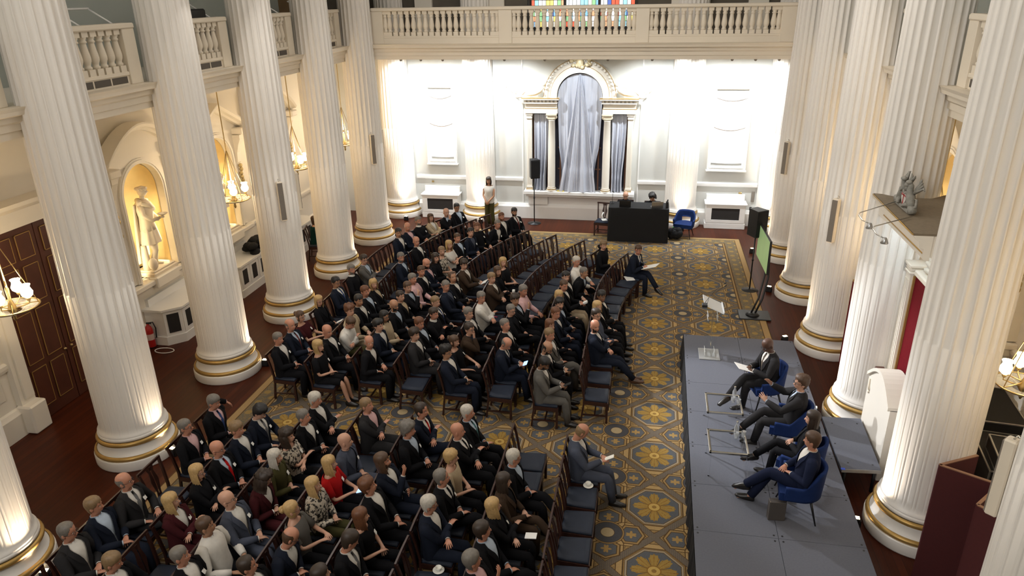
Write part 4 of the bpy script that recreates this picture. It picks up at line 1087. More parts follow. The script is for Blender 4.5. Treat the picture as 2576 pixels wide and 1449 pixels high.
for y in (6.45, 7.05):
    mb = MB(); mb.bbox(5.95, 6.22, y-.14, y+.14, CZ-.46, CZ-.34, .02)
    for sy in (-1, 1):
        for k in range(3): mb.lathe([(.01, -.05), (.095-k*.028, -.04-k*.012), (.095-k*.028, .04+k*.012), (.01, .05)], (5.98, y+sy*.12, CZ-.52), 14, axis='x')
    mb.build('capital', mat('gilded_capital', (.62, .50, .20), .45, .35, var=.4, scale=18), t)
mb = MB()                                       # fan shell in the tympanum over the opening
for k in range(13):
    a = pi*k/12; mb.tube([(6.20, 6.80+.06*cos(a), 3.20+.05*sin(a)), (6.16, 6.80+.56*cos(a), 3.20+.50*sin(a))], [.02, .05], 6)
mb.bbox(6.06, 6.24, 6.20, 7.54, 3.04, 3.14, .02); mb.build('carved_fan', STONE, t)
mb = MB(); mb.box(6.09, 6.16, 6.20, 7.53, .0, 3.04); mb.build('red_door_panel', RED, t)
mb = MB()
for q in ((6.20, 6.23), (7.51, 7.54)): mb.box(6.06, 6.09, q[0], q[1], 0, 3.03)
mb.build('gilded_edge', GOLD, t)
mb = MB(); mb.box(6.05, 6.10, 8.95, 10.45, 0, 1.80); mb.box(6.05, 6.11, 8.95, 10.45, 1.80, 1.83, mi=1); mb.build('red_screen', [RED, GOLD], **tagp('tall red damask screen panel standing between two stage side columns', 'screen'))

# carved crest with supporters on the canopy
t = thing('carved_crest', 'carved dragon supporters with red and white shield on the canopy top', 'sculpture', (5.60, 7.12, CZ+.03), radians(-90)); t.scale = (.82, .7, .62)
GREYST = mat('weathered_grey_stone', (.26, .25, .22), .8, var=.4, scale=14)
mb = MB(); mb.bbox(-.36, .36, -.07, .07, 0, .09, .02)
for sx in (-1, 1): mb.lathe([(.01, -.08), (.09, -.06), (.09, .06), (.01, .08)], (sx*.38, 0, .10), 14, axis='y')
mb.build('crest_plinth', GREYST, t)
for sx in (-1, 1):
    mb = MB(); mb.tube([(sx*.34, 0, .10), (sx*.27, 0, .22), (sx*.20, 0, .36), (sx*.15, -.01, .50), (sx*.20, -.02, .60), (sx*.14, -.03, .66)], [.05, .085, .09, .06, .05, .03], 9)
    mb.ell((sx*.14, -.05, .66), (.075, .06, .05)); mb.tube([(sx*.19, -.02, .42), (sx*.10, -.09, .40), (sx*.05, -.10, .46)], [.035, .025, .02], 6); mb.tube([(sx*.26, 0, .2), (sx*.16, -.09, .14), (sx*.12, -.09, .09)], [.06, .04, .03], 6)
    mb.tube([(sx*.33, .02, .12), (sx*.46, .03, .2), (sx*.44, .03, .36), (sx*.36, .03, .34)], [.04, .03, .025, .015], 6)
    for k in range(4): mb.tube([(sx*.24, .04, .44), (sx*(.32+.05*k), .10, .62+.05*(3-k)), (sx*(.30+.07*k), .12, .78-.07*k)], [.035, .025, .006], 5)
    mb.build('dragon_figure', GREYST, t)
mb = MB(); mb.prism([(-.12, .42), (.12, .42), (.12, .24), (.07, .15), (0, .10), (-.07, .15), (-.12, .24)], -.05, .0, 'y'); mb.build('shield', mat('shield_white', (.55, .52, .48), .6), t)
mb = MB(); mb.box(-.015, .015, -.056, -.05, .11, .42); mb.box(-.12, .12, -.056, -.05, .30, .33); mb.box(-.085, -.07, -.056, -.05, .34, .41); mb.build('red_cross', mat('heraldic_red', (.40, .02, .02), .5), t)
mb = MB(); mb.ell((0, 0, .56), (.07, .08, .07)); mb.tube([(0, .02, .60), (-.06, .06, .74), (-.10, .06, .80)], [.04, .03, .006], 5); mb.tube([(0, .02, .60), (.06, .06, .74), (.10, .06, .80)], [.04, .03, .006], 5); mb.tube([(0, 0, .42), (0, 0, .58)], .06, 8); mb.build('helm', GREYST, t)
for i, (y, tx, ty) in enumerate(((6.62, 4.90, 6.02), (7.38, 4.88, 6.66))):
    t = thing('picture_light', 'thin gooseneck lamp arm reaching out from the canopy, %s of the pair' % ('nearer' if i == 0 else 'farther'), 'lamp', (0, 0, 0), 0, 'gooseneck lamps of the canopy')
    mb = MB(); mb.tube([(5.56, y, CZ+.06), (tx+.03, ty+.06, CZ+.06), (tx, ty, CZ+.04), (tx+.03, ty-.10, CZ+.0), (tx+.10, ty-.18, CZ-.02)], .008, 6); mb.build('lamp_arm', STEEL, t)
    mb = MB(); mb.lathe([(.02, .04), (.03, .02), (.05, -.03), (.045, -.04)], (tx+.11, ty-.19, CZ-.05), 12); mb.build('lamp_head', ALU, t)

# curved white side of the great seat's enclosure
t = thing('curved_balustrade_end', 'white curved topped panel beside the small platform', 'panel')
pl = []
for k in range(15):
    f = k/14; pl.append((7.60-1.15*f, 1.26+.30*sin(f*pi)))
poly = [(7.60, 0)] + pl + [(6.45, 0)]
mb = MB(); mb.prism(poly, 5.73, 5.83, 'x'); mb.build('panel_body', STONE, t)
mb = MB(); R = []
for y, z in pl: R.append([(5.69, y, z-.01), (5.69, y, z+.05), (6.03, y, z+.05), (6.03, y, z-.01)])
mb.rings(R, caps=(True, True), sm=False); mb.build('curved_cap', STONE, t)
mb = MB(); mb.tube([(5.72, 7.52, 1.22), (5.72, 7.50, 1.10), (5.72, 7.46, 1.04)], .02, 6); mb.ell((5.72, 7.49, 1.0), (.015, .04, .03)); mb.build('carved_scroll', CREAM, t)
mb = MB(); mb.bbox(-.07, .07, -.06, .06, 0, .09, .01); mb.build('small_wooden_block', MAHOGD, None, (5.86, 7.55, 1.32), **tagp('small dark wooden block on the end of the curved white panel', 'block'))
mb = MB(); mb.box(-.01, .01, -.24, .24, 0, .32); mb.box(-.06, .06, -.26, .26, -.02, 0); mb.build('acrylic_sign_holder', ACRYL, None, (6.35, 7.35, 1.3), radians(20), **tagp('clear acrylic holder standing before the red door panel', 'stand'))

# red folding screen
t = thing('folding_screen', 'maroon felt folding screen of four zigzag leaves beside the nearest column', 'screen')
ZT = 1.80
pts = [(6.14, 4.62), (5.62, 4.34), (6.16, 4.04), (5.77, 3.62), (6.10, 3.30)]
for (a, b) in zip(pts[:-1], pts[1:]):
    d = V((b[0]-a[0], b[1]-a[1], 0)).normalized(); nn = V((-d.y, d.x, 0))*.018
    pl = [(a[0]-nn.x, a[1]-nn.y), (b[0]-nn.x, b[1]-nn.y), (b[0]+nn.x, b[1]+nn.y), (a[0]+nn.x, a[1]+nn.y)]
    mb = MB(); mb.prism(pl, .02, ZT-.012, 'z'); lf = mb.build('screen_leaf', MAROON, t)
    mb = MB(); mb.prism(pl, ZT-.012, ZT, 'z'); mb.build('pale_edge', mat('tan_edge', (.22, .11, .06), .6), lf)

# black flight cases stacked behind the nearest column
def flight_case(x, y, z, w, d, h, rz, l):
    t = thing('flight_case', l, 'case', (x, y, z), radians(rz), 'black flight cases behind the nearest column')
    mb = MB(); mb.box(-w, w, -d, d, 0, h); mb.build('case_body', BLACK, t)
    mb = MB(); e = .010
    for sx in (-1, 1):
        for sy in (-1, 1): mb.box(sx*w-e, sx*w+e, sy*d-e, sy*d+e, 0, h+.004)
        for zz in (0, h): mb.box(sx*w-e, sx*w+e, -d, d, zz-e, zz+e); mb.box(-w, w, sx*d-e, sx*d+e, zz-e, zz+e)
    mb.build('alloy_edging', ALU, t)
    for sx in (-1, 1): mb = MB(); mb.bbox(sx*w-.02, sx*w+.02, -.09, .09, h*.5, h*.68, .01); mb.build('butterfly_latch', ALU, t)
    for sx in (-1, 1):
        mb = MB(); mb.bbox(sx*w*.5-.09, sx*w*.5+.09, -d-.014, -d+.01, h*.45, h*.62, .006); mb.build('case_handle', ALU, t)
flight_case(7.35, 6.2, 0, .55, .38, .85, 82, 'large black flight case nearest the red folding screen')
flight_case(7.50, 7.45, 0, .58, .40, .95, 84, 'tall black flight case with alloy corners, middle of its row')
flight_case(7.65, 8.75, 0, .50, .38, .75, 86, 'black flight case farthest along the wall')
flight_case(7.22, 5.0, 0, .42, .33, .60, 80, 'low black flight case behind the zigzag leaves')
flight_case(7.25, 5.95, .87, .30, .25, .22, 80, 'small black equipment case resting on the large flight case')
t = thing('equipment_rack', 'open black equipment tray with white labelled box on the low case', 'case', (7.2, 5.0, .605), radians(80))
mb = MB(); mb.bbox(-.30, .30, -.22, .22, 0, .06, .01); mb.build('tray', BLACK, t); mb = MB(); mb.bbox(-.15, .12, -.12, .10, .06, .11, .008); mb.build('labelled_box', mat('grey_case_label', (.32, .31, .29), .6, var=.3, scale=30), t)

# storage glimpsed on the upper gallery
mb = MB(); mb.bbox(-.45, .45, -.5, .5, 0, 1.35, .02); mb.build('cardboard_box', CARDB, None, (-7.3, 15.6, 5.81), .1, **tagp('tall brown box stored on the gallery behind the parapet', 'box'))
mb = MB(); mb.bbox(-.2, .2, -.3, .3, 0, 1.15, .03); mb.build('black_equipment_case', BLACKP, None, (-7.0, 10.0, 5.80), .1, **tagp('black equipment case stored on the gallery above the statue', 'case'))
# ------------------------------------------------------------------ people
SKIN = {'p': (.50, .275, .185), 'r': (.47, .215, .135), 't': (.38, .195, .112), 'b': (.20, .095, .05), 'd': (.085, .036, .020)}
HAIRC = {'k': (.012, .010, .009), 'd': (.030, .018, .011), 'n': (.070, .035, .017), 'a': (.12, .045, .018), 'g': (.15, .132, .112), 'w': (.46, .42, .36), 'y': (.42, .27, .11), 's': (.20, .125, .06)}
CLOTH = {'k': (.0065, .0065, .008), 'n': (.010, .013, .023), 'c': (.022, .021, .022), 'g': (.105, .098, .088), 'b': (.045, .028, .018), 'm': (.045, .008, .010), 'w': (.62, .59, .54), 'p': (.58, .37, .37), 'e': (.42, .33, .22), 'o': (.055, .050, .018), 'r': (.42, .010, .010), 'u': (.060, .068, .095), 'l': (.30, .25, .18), 'B': (.40, .47, .56), 'G': (.14, .14, .14), 'T': (.06, .15, .16), 'S': (.035, .06, .16), 'q': (.13, .030, .026), 'h': (.10, .078, .060), 'Z': (.006, .030, .026), 'N': (.010, .014, .036)}
def cmat(kind, key):
    nm = kind+'_'+key
    if nm in MATS: return MATS[nm]
    if kind == 'skin': return mat(nm, SKIN[key], .5, var=.10, scale=14)
    if kind == 'hair': return mat(nm, HAIRC[key], .55, var=.35, scale=40, bump=.25, bscale=120)
    if key == 'l' and kind == 'cloth':
        mt = mat(nm, (.42, .36, .27), .8, var=.0)
        nt = mt.node_tree; b = nt.nodes['Principled BSDF']; k = NM(nt)
        tc = nt.nodes.new('ShaderNodeTexCoord'); nz = nt.nodes.new('ShaderNodeTexNoise'); nz.inputs['Scale'].default_value = 26; nz.inputs['Detail'].default_value = 1
        nt.links.new(tc.outputs['Object'], nz.inputs['Vector'])
        nt.links.new(k.mix(k.gt(nz.outputs['Fac'], .53), (.46, .40, .32), (.03, .025, .02)), b.inputs['Base Color'])
        return mt
    return mat(nm, CLOTH[key], .88, var=.14, scale=18, bump=.12, bscale=55, spec=.12)
LIPS = mat('lip_colour', (.36, .12, .10), .5); EYE = mat('eye_colour', (.035, .025, .02), .25); NAILW = mat('eye_white', (.6, .58, .55), .3)
SHOE = mat('black_shoe_leather', (.010, .008, .007), .35, var=.2); SHOEB = mat('brown_shoe_leather', (.07, .03, .014), .4, var=.2)
BADGE = mat('white_name_badge', (.78, .76, .71), .5, var=.04, scale=60)
SPEC = mat('spectacle_frame', (.012, .010, .010), .3)

HEADP = [  # z, half width, front depth, back depth  (z from the neck pivot)
    (.000, .054, .040, .060), (.022, .058, .062, .066), (.038, .058, .086, .070), (.055, .062, .090, .074), (.072, .066, .091, .080),
    (.090, .069, .092, .087), (.106, .0715, .090, .093), (.120, .074, .087, .098), (.136, .0765, .091, .102), (.155, .077, .091, .104),
    (.178, .076, .087, .102), (.200, .070, .076, .093), (.218, .059, .060, .077), (.232, .042, .041, .054), (.240, .020, .019, .026)]
def head_pt(a, i, s, off=0.):
    z, w, f, b = HEADP[i]
    ca, sa = cos(a), sin(a)
    y = (f if ca > 0 else b)*ca; x = w*sa*(1+.10*abs(ca)*abs(sa))
    g = lambda c, wd: exp(-((a if a < pi else a-2*pi)-c)**2/(2*wd*wd))
    if off == 0:
        if .066 < z < .125: y += {.072: .012, .090: .030, .106: .020, .120: .010}.get(z, 0)*g(0, .13)
        if z in (.106, .120): y -= .010*(g(.42, .17)+g(-.42, .17))
        if z == .136: y += .003*(g(.38, .25)+g(-.38, .25))
        if z == .038: y += .006*g(0, .3)
    r = 1+off/max(.03, sqrt(x*x+y*y))
    return V((x*r, y*r, z+(off*.9 if i >= 11 else off*.25*max(0, i-8))))*s

def ring_tube(path, radii, n, up0):
    """frames along a path; returns list of rings of n points (index 0 towards up0)"""
    R = []; pu = V(up0)
    for i, p in enumerate(path):
        t = (path[min(i+1, len(path)-1)]-path[max(i-1, 0)]).normalized()
        u = pu-t*pu.dot(t)
        if u.length < 1e-3: u = V((1, 0, 0))-t*t.x
        u.normalize(); w = t.cross(u); pu = u
        ra, rb = radii[i] if hasattr(radii[i], '__len__') else (radii[i], radii[i])
        R.append([p+u*(ra*cos(2*pi*k/n))+w*(rb*sin(2*pi*k/n)) for k in range(n)])
    return R
def bridge(mb, A, B, mi, sm=True):
    """join two equal vertex loops (index lists) with the offset and direction that fit best"""
    n = len(A); best = None
    for d in (1, -1):
        for o in range(n):
            c = sum((mb.v[A[k]]-mb.v[B[(o+d*k) % n]]).length for k in range(n))
            if best is None or c < best[0]: best = (c, o, d)
    _, o, d = best; Bm = [B[(o+d*k) % n] for k in range(n)]
    for k in range(n):
        mb.quad(A[k], A[(k+1) % n], Bm[(k+1) % n], Bm[k], mi=mi, sm=sm)
    return Bm
def ik(S, W, l1, l2, pole):
    d = W-S; L = min(d.length, (l1+l2)*.999); d.normalize()
    a = (l1*l1-l2*l2+L*L)/(2*L); h = sqrt(max(0, l1*l1-a*a))
    p = V(pole)-d*V(pole).dot(d); p.normalize()
    return S+d*a+p*h, S+d*L

def person(spec):
    """spec: dict(loc, rot, sex, pose, hair, hcol, skin, outer, shirt, tie, extras, lean, hyaw, hpitch, label, group, sub, scale, stand)"""
    g = spec.get
    rnd = random.Random(g('seed', 1)); fem = spec['sex'] == 'f'
    s = g('scale', .96 if fem else 1.0)*(1+rnd.uniform(-.015, .015)); wd = (.90 if fem else 1.0)*g('width', 1.0); belly = g('belly', 1.0)
    lean = g('lean', 0.); stand = g('stand', False)
    hz = .925*s if stand else .505
    RL = Matrix.Rotation(-lean, 3, 'X')
    T = lambda x, y, z: RL @ V((x*s*wd, y*s, z*s)) + V((0, 0, hz))
    skin = cmat('skin', spec['skin']); hm = cmat('hair', spec['hcol'])
    # ---- body: one continuous surface
    mb = MB(); N = 24
    TR = [(0, .15, .10, .11), (.10, .155, .105, .115), (.22, .135, .095, .095), (.34, .15, .105, .105), (.42, .165, .10, .10), (.48, .158, .080, .090), (.525, .105, .055, .07), (.548, .062, .050, .062), (.575, .055, .048, .058)]
    def torso_ring(z, w, f, b, o=0., n=N):
        return [T((w+o)*sin(2*pi*k/n), ((f if cos(2*pi*k/n) > 0 else b)+o)*cos(2*pi*k/n), z) for k in range(n)]
    rings = [torso_ring(*r) for r in TR]
    NP = T(0, .012, .585)
    HR = (Matrix.Rotation(g('hyaw', 0.), 3, 'Z') @ Matrix.Rotation(-g('hpitch', 0.), 3, 'X') @ Matrix.Rotation(g('hroll', 0.), 3, 'Y'))
    hs = s*(.97 if fem else 1.0)*1.02
    Hh = lambda p: HR @ V(p) + NP
    rings += [[Hh(head_pt(2*pi*k/N, i, hs)) for k in range(N)] for i in range(len(HEADP))]
    for r in rings: mb.v.extend(r)
    holes = set()
    for j in (3, 4, 5):
        for k in (5, 6, 17, 18): holes.add((j, k))
    for j in range(len(rings)-1):
        for k in range(N):
            if (j, k) in holes: continue
            mb.quad(j*N+k, j*N+(k+1) % N, (j+1)*N+(k+1) % N, (j+1)*N+k, sm=True)
    mb.f.append(tuple((len(rings)-1)*N+k for k in range(N))); mb.m.append(0); mb.sm.append(True)
    # arms
    S = {}; E = {}; Wd = {}
    pose = spec['pose']
    base = lambda sx, x, y, z: V((sx*x*s, y*s, hz+(z-.505)*1.0 if not stand else hz+(z-.505)))
    tgt = {}; pole = {}
    rj = lambda a: rnd.uniform(-a, a)
    for sx in (-1, 1):
        tgt[sx] = base(sx, .075+rj(.015), .24+rj(.03)+.03*sx, .672+rj(.015)+(.022 if sx > 0 else 0)); pole[sx] = V((sx*.85, -.6, -.3))
    if pose == 'T':
        for sx in (-1, 1): tgt[sx] = base(sx, .14+rj(.02), .27+rj(.04), .675)
    elif pose == 'F':
        tgt[1] = base(1, -.12, .215, .80); tgt[-1] = base(-1, -.11, .25, .775)
        for sx in (-1, 1): pole[sx] = V((sx*1., -.1, -.55))
    elif pose == 'C':
        tgt[1] = base(1, .05, .20, 1.02); tgt[-1] = base(-1, -.02, .24, .76); pole[1] = V((.3, .2, -1)); pole[-1] = V((-.8, -.1, -.8))
    elif pose in ('P', 'H'):
        for sx in (-1, 1): tgt[sx] = base(sx, .075, .34, .76 if pose == 'P' else .80); pole[sx] = V((sx*.7, -.4, -.8))
    elif pose == 'B':
        tgt[-1] = base(-1, .50, -.10, .90); pole[-1] = V((-.3, -.9, .3))
    elif pose == 'G':
        tgt[1] = base(1, .20, .40, .98); tgt[-1] = base(-1, .16, .42, .86); pole[1] = V((.7, -.3, -.9)); pole[-1] = V((-.7, -.3, -.9))
    elif pose == 'D':                            # standing, hands clasped in front
        for sx in (-1, 1): tgt[sx] = V((sx*.05, .20, hz+.02)); pole[sx] = V((sx*.9, -.5, 0))
    elif pose == 'A':
        tgt[1] = base(1, .24, .18, .76); tgt[-1] = base(-1, .24, .18, .76)
    hands = {}
    for sx in (-1, 1):
        S[sx] = T(sx*.185, -.005, .455)
        E[sx], Wd[sx] = ik(S[sx], tgt[sx], .285*s, .255*s, pole[sx])
        d = (Wd[sx]-E[sx]).normalized()
        nrm = V((0, -.2, 1)) if pose not in ('G', 'C', 'D') else (V((sx*.9, -.2, .5)) if pose == 'G' else V((sx*.2, 1, .1)))
        hd = (d+V((-sx*(.55 if pose == 'L' else .15), .10, -.25 if pose not in ('G', 'C', 'F') else (.55 if pose != 'F' else 0)))).normalized() if pose != 'D' else V((-sx*.35, .1, -.9)).normalized()
        nrm = nrm-hd*nrm.dot(hd)
        if nrm.length < .1: nrm = V((0, 1, 0))-hd*hd.y
        nrm.normalize(); sd = nrm.cross(hd)
        if sd.x*(-sx) < 0: sd = -sd
        q = [36*i+18 for i in range(10)]
        def aring(c, u, w, a, b, off=0): return [c+u*(a*cos(radians(x+off)))+w*(b*sin(radians(x+off))) for x in q]
        P = [S[sx].lerp(E[sx], .25), S[sx].lerp(E[sx], .65), E[sx], E[sx].lerp(Wd[sx], .35), E[sx].lerp(Wd[sx], .75), Wd[sx]]
        rad = [.050, .043, .038, .038, .031, .027]
        if fem: rad = [r*.86 for r in rad]
        loops = []
        for i, c in enumerate(P):
            t = (P[min(i+1, 5)]-(P[i-1] if i else S[sx])).normalized()
            u = sd-t*sd.dot(t)
            if u.length < .05: u = nrm-t*nrm.dot(t)
            u.normalize(); w = t.cross(u)
            if w.dot(nrm) < 0: w = -w
            f = i/5
            loops.append(aring(c, u, w, rad[i]*s, rad[i]*s*(1-.18*f)))
        hk = s*(.88 if fem else .98)
        for c, a, b in ((.035, .036, .017), (.062, .043, .016), (.092, .042, .014)):
            loops.append(aring(Wd[sx]+hd*c*hk, sd, nrm, a*hk, b*hk))
        b0 = len(mb.v)
        for L in loops: mb.v.extend(L)
        idx = [[b0+i*10+k for k in range(10)] for i in range(len(loops))]
        k0 = 5 if sx > 0 else 17
        hole = [3*N+k0, 3*N+k0+1, 3*N+k0+2, 4*N+k0+2, 5*N+k0+2, 6*N+k0+2, 6*N+k0+1, 6*N+k0, 5*N+k0, 4*N+k0]
        bridge(mb, hole, idx[0], 0)
        flip = None
        for i in range(len(loops)-1):
            for k in range(10):
                if i == 6 and k == 9: continue          # the thumb grows here
                mb.quad(idx[i][k], idx[i][(k+1) % 10], idx[i+1][(k+1) % 10], idx[i+1][k], sm=True)
        # thumb
        lp = [idx[6][9], idx[6][0], idx[7][0], idx[7][9]]
        cpt = sum((mb.v[i] for i in lp), V())/4; td = (sd*.75+hd*.62-nrm*.25).normalized()
        for st, sc in ((.024, .85), (.030, .80), (.022, .62)):
            cpt = cpt+td*st*hk; nl = []
            for i in lp:
                b_ = len(mb.v); old = mb.v[i]; oc = sum((mb.v[j] for j in lp), V())/4; mb.v.append(cpt+(old-oc)*sc); nl.append(b_)
            for k in range(4): mb.quad(lp[k], lp[(k+1) % 4], nl[(k+1) % 4], nl[k], sm=True)
            lp = nl; td = (td+hd*.35-sd*.2).normalized()
        mb.f.append(tuple(lp)); mb.m.append(0); mb.sm.append(True)
        # four fingers of unequal length, curling
        LN = [.072, .080, .074, .058]; curl = .5 if pose not in ('P', 'H', 'F', 'T') else (.34 if pose == 'T' else .60)
        if pose == 'G': curl = .12
        L8 = idx[8]
        for fi in range(4):
            lp = [L8[fi], L8[fi+1], L8[8-fi], L8[9-fi]]
            fd = (hd+sd*(.16-.10*fi)).normalized(); cpt = sum((mb.v[i] for i in lp), V())/4
            for si, sc in ((.42, .86), (.33, .88), (.25, .70)):
                fd = (Matrix.Rotation(curl*(1 if sd.cross(nrm).dot(hd) > 0 else -1)*(-1), 3, sd) @ fd) if False else (fd-nrm*curl*.8).normalized()
                cpt = cpt+fd*LN[fi]*si*hk; nl = []; oc = sum((mb.v[j] for j in lp), V())/4
                for i in lp: mb.v.append(cpt+(mb.v[i]-oc)*sc); nl.append(len(mb.v)-1)
                for k in range(4): mb.quad(lp[k], lp[(k+1) % 4], nl[(k+1) % 4], nl[k], sm=True)
                lp = nl
            mb.f.append(tuple(lp)); mb.m.append(0); mb.sm.append(True)
    # legs
    cr = [T(0, .06, -.03), T(0, 0, -.045), T(0, -.06, -.03)]; cb = len(mb.v); mb.v.extend(cr)
    legp = {}
    cross = g('cross', 0); stretch = g('stretch', 0.)
    for sx in (-1, 1):
        if stand:
            hip, kn, an = V((sx*.085*s, 0, hz-.06)), V((sx*.085*s, .02, .50*s)), V((sx*.08*s, -.02, .09))
            if g('crossed_feet'): an = V((sx*.03, -.02+(.08 if sx < 0 else 0), .09))
        else:
            hip = V((sx*.09*s, .0, hz-.005)); kx = .10+rj(.03)
            fwd = .44*s
            kn = V((sx*kx, fwd, hz+.01)); an = V((sx*(kx-.01), fwd+.03+stretch+rj(.06), .085))
            if stretch: kn.z -= .0; kn = V((sx*kx, fwd+.02, hz-.02))
            if cross and sx == cross: kn = V((-sx*.01, fwd+.02, hz+.10)); an = V((-sx*.09, fwd+.30, hz-.22))
            elif cross: an.x *= .8
            dd = an-kn; L = .43*s
            if dd.length > L: an = kn+dd.normalized()*L; 
        legp[sx] = (hip, kn, an)
        hp2 = hip.lerp(kn, .22)
        path = [hp2, hip.lerp(kn, .6), hip.lerp(kn, .92), kn+(an-kn)*.08, kn.lerp(an, .45), an]
        rr_ = ring_tube(path, [.072*s, .064*s, .052*s, .050*s, .048*s, .034*s], 16, (0, 0, 1) if not stand else (0, 1, 0))
        fdir = (V((0, 1, -.05)) if not (cross and sx == cross) else V((-sx*.3, .8, -.5))).normalized()
        rr_ += ring_tube([an+V((0, 0, -.02))+fdir*.05, an+V((0, 0, -.05))+fdir*.13, an+V((0, 0, -.06))+fdir*.19], [(.026, .026), (.014, .026), (.006, .014)], 16, (0, 0, 1))
        b0 = len(mb.v)
        for r in rr_: mb.v.extend(r)
        idx = [[b0+i*16+k for k in range(16)] for i in range(len(rr_))]
        half = [k % N for k in (range(0, 13) if sx > 0 else range(12, 25))]
        loop = half+([cb+2, cb+1, cb] if sx > 0 else [cb, cb+1, cb+2])
        last = bridge(mb, loop, idx[0], 0)
        cur = idx[0]
        for i in range(1, len(idx)): cur_n = idx[i]; [mb.quad(cur[k], cur[(k+1) % 16], cur_n[(k+1) % 16], cur_n[k], sm=True) for k in range(16)]; cur = cur_n
        mb.f.append(tuple(cur)); mb.m.append(0); mb.sm.append(True)
    # features set into the face: eyes, brows, lips, ears
    def blob(c, r, mi, n=8, k=4): mb.ell((0, 0, 0), r, n, k, mi=mi, M=Matrix.Translation(Hh(V(c)*hs)) @ HR.to_4x4())
    for sx in (-1, 1):
        blob((sx*.031, .0775, .114), (.0125, .006, .0065), 3); blob((sx*.031, .0805, .114), (.0065, .005, .006), 1)
        blob((sx*.033, .084, .1305), (.019, .005, .0045), 2)
        mb.ell((0, 0, 0), (.010, .024, .033), 10, 6, mi=0, M=Matrix.Translation(Hh(V((sx*.0765, -.012, .105))*hs)) @ HR.to_4x4() @ Matrix.Rotation(sx*.35, 4, 'Z'))
        blob((sx*.012, .104, .083), (.009, .010, .007), 0)
    blob((0, .0885, .0585), (.0235, .005, .0045), 4); blob((0, .088, .051), (.019, .006, .005), 4)
    body = mb.build('person', [skin, EYE, hm, NAILW, LIPS], None, spec['loc'], spec['rot'], sub=g('sub', 0), label=spec['label'], category='person')
    if g('group'): body['group'] = spec['group']
    # ---- hair
    hair = spec['hair']; hsub = g('sub', 0)
    if hair != 'b' or g('beard_only'):
        mb = MB(); n = 36
        off = {'c': .005, 's': .010, 't': .018, 'r': .007, 'f': .006, 'y': .026, 'l': .013, 'o': .016, 'p': .008}.get(hair, .012)
        def hmask(a, i):
            aa = abs(a if a < pi else a-2*pi); z = HEADP[i][0]
            if hair == 'f': return aa > 1.45 and .07 < z < .165
            line = .178 if aa < .85 else (.178-(aa-.85)/.55*.05 if aa < 1.4 else (.110 if aa < 1.85 else .040))
            if hair == 'r': line = .205 if aa < .35 else (.19+.02*sin(aa*4) if aa < 1.1 else (.115 if aa < 1.85 else .040))
            line += .006*sin(a*9+spec['seed'])+.004*sin(a*17)
            if hair in 'lop' and aa > 1.2: line = .03
            return z >= line
        idx = {}
        for i in range(len(HEADP)):
            for k in range(n):
                a = 2*pi*k/n
                nb = [hmask(2*pi*((k+dk) % n)/n, min(len(HEADP)-1, max(0, i+di))) for dk in (-1, 0, 1) for di in (-1, 0, 1)]
                full = sum(nb)/9.
                o = -.004+(off+.004)*min(1, full*1.35)
                if hair in 'yt' and full > .5: o += .010*(rnd.random()-.5)*(2.2 if hair == 'y' else 1)
                mb.v.append(Hh(head_pt(a, i, hs, o if abs(o) > 1e-4 else 1e-4)))
        for i in range(len(HEADP)-1):
            for k in range(n):
                if hmask(2*pi*(k+.5)/n, i+1) or hmask(2*pi*(k+.5)/n, i):
                    mb.quad(i*n+k, i*n+(k+1) % n, (i+1)*n+(k+1) % n, (i+1)*n+k, sm=True)
        if hair != 'f':
            mb.f.append(tuple((len(HEADP)-1)*n+k for k in range(n))); mb.m.append(0); mb.sm.append(True)
        if hair in 'lo' or (hair == 'y' and fem):
            # falling hair: a curtain round the back and sides
            R = []; drop = {'l': -.19, 'o': -.02, 'y': -.06}[hair]; bulk = {'l': .0, 'o': .006, 'y': .030}[hair]
            for f in range(9):
                z = .165+(drop-.165)*f/8; row = []
                for k in range(29):
                    a = 1.12+(2*pi-2.24)*k/28; w = .086+bulk+.012*sin(f*.7); b = .104+bulk
                    if f > 4 and hair == 'l': w -= .004*(f-4)
                    wav = .006*sin(k*2.3+f*.4)+(.010*rnd.uniform(-1, 1) if hair == 'y' else 0)
                    row.append(Hh(V(((w+wav)*sin(a), (b+wav)*cos(a)-.008+.004*f if hair != 'l' or f < 5 else (b+wav)*cos(a)+.012, z))*hs))
                R.append(row)
            mb.rings(R[::-1], closed=False)
            inner = [[p*.94+(Hh(V((0, -.02, .05))*hs))*.06 for p in r] for r in R]
            mb.rings(inner, closed=False)
            mb.rings([R[-1], inner[-1]], closed=False); mb.rings([[r[0] for r in R], [r[0] for r in inner]], closed=False); mb.rings([[r[-1] for r in R], [r[-1] for r in inner]], closed=False)
        if hair == 'p':
            for k in range(5): mb.ell((0, 0, 0), (.035, .03, .035), 8, 5, M=Matrix.Translation(Hh(V((.018*cos(k*1.3), -.115-.012*(k % 2), .165+.018*sin(k*1.3)))*hs)))
        mb.build('hair', hm, body)
    if 'D' in spec['extras']:
        mb = MB(); n = 36
        def bm(a, i):
            aa = abs(a if a < pi else a-2*pi); z = HEADP[i][0]
            if aa < .33 and .047 < z < .064: return False
            return (z < .074 and aa < 1.25) or (z < .10 and .95 < aa < 1.3)
        for i in range(8):
            for k in range(n):
                a = 2*pi*k/n; nb = sum(bm(2*pi*((k+dk) % n)/n, min(7, max(0, i+di))) for dk in (-1, 0, 1) for di in (-1, 0, 1))/9.
                mb.v.append(Hh(head_pt(a, i, hs, -.004+.013*min(1, nb*1.5))))
        for i in range(7):
            for k in range(n):
                if bm(2*pi*(k+.5)/n, i) and bm(2*pi*(k+.5)/n, i+1): mb.quad(i*n+k, i*n+(k+1) % n, (i+1)*n+(k+1) % n, (i+1)*n+k, sm=True)
        mb.build('beard', hm, body)
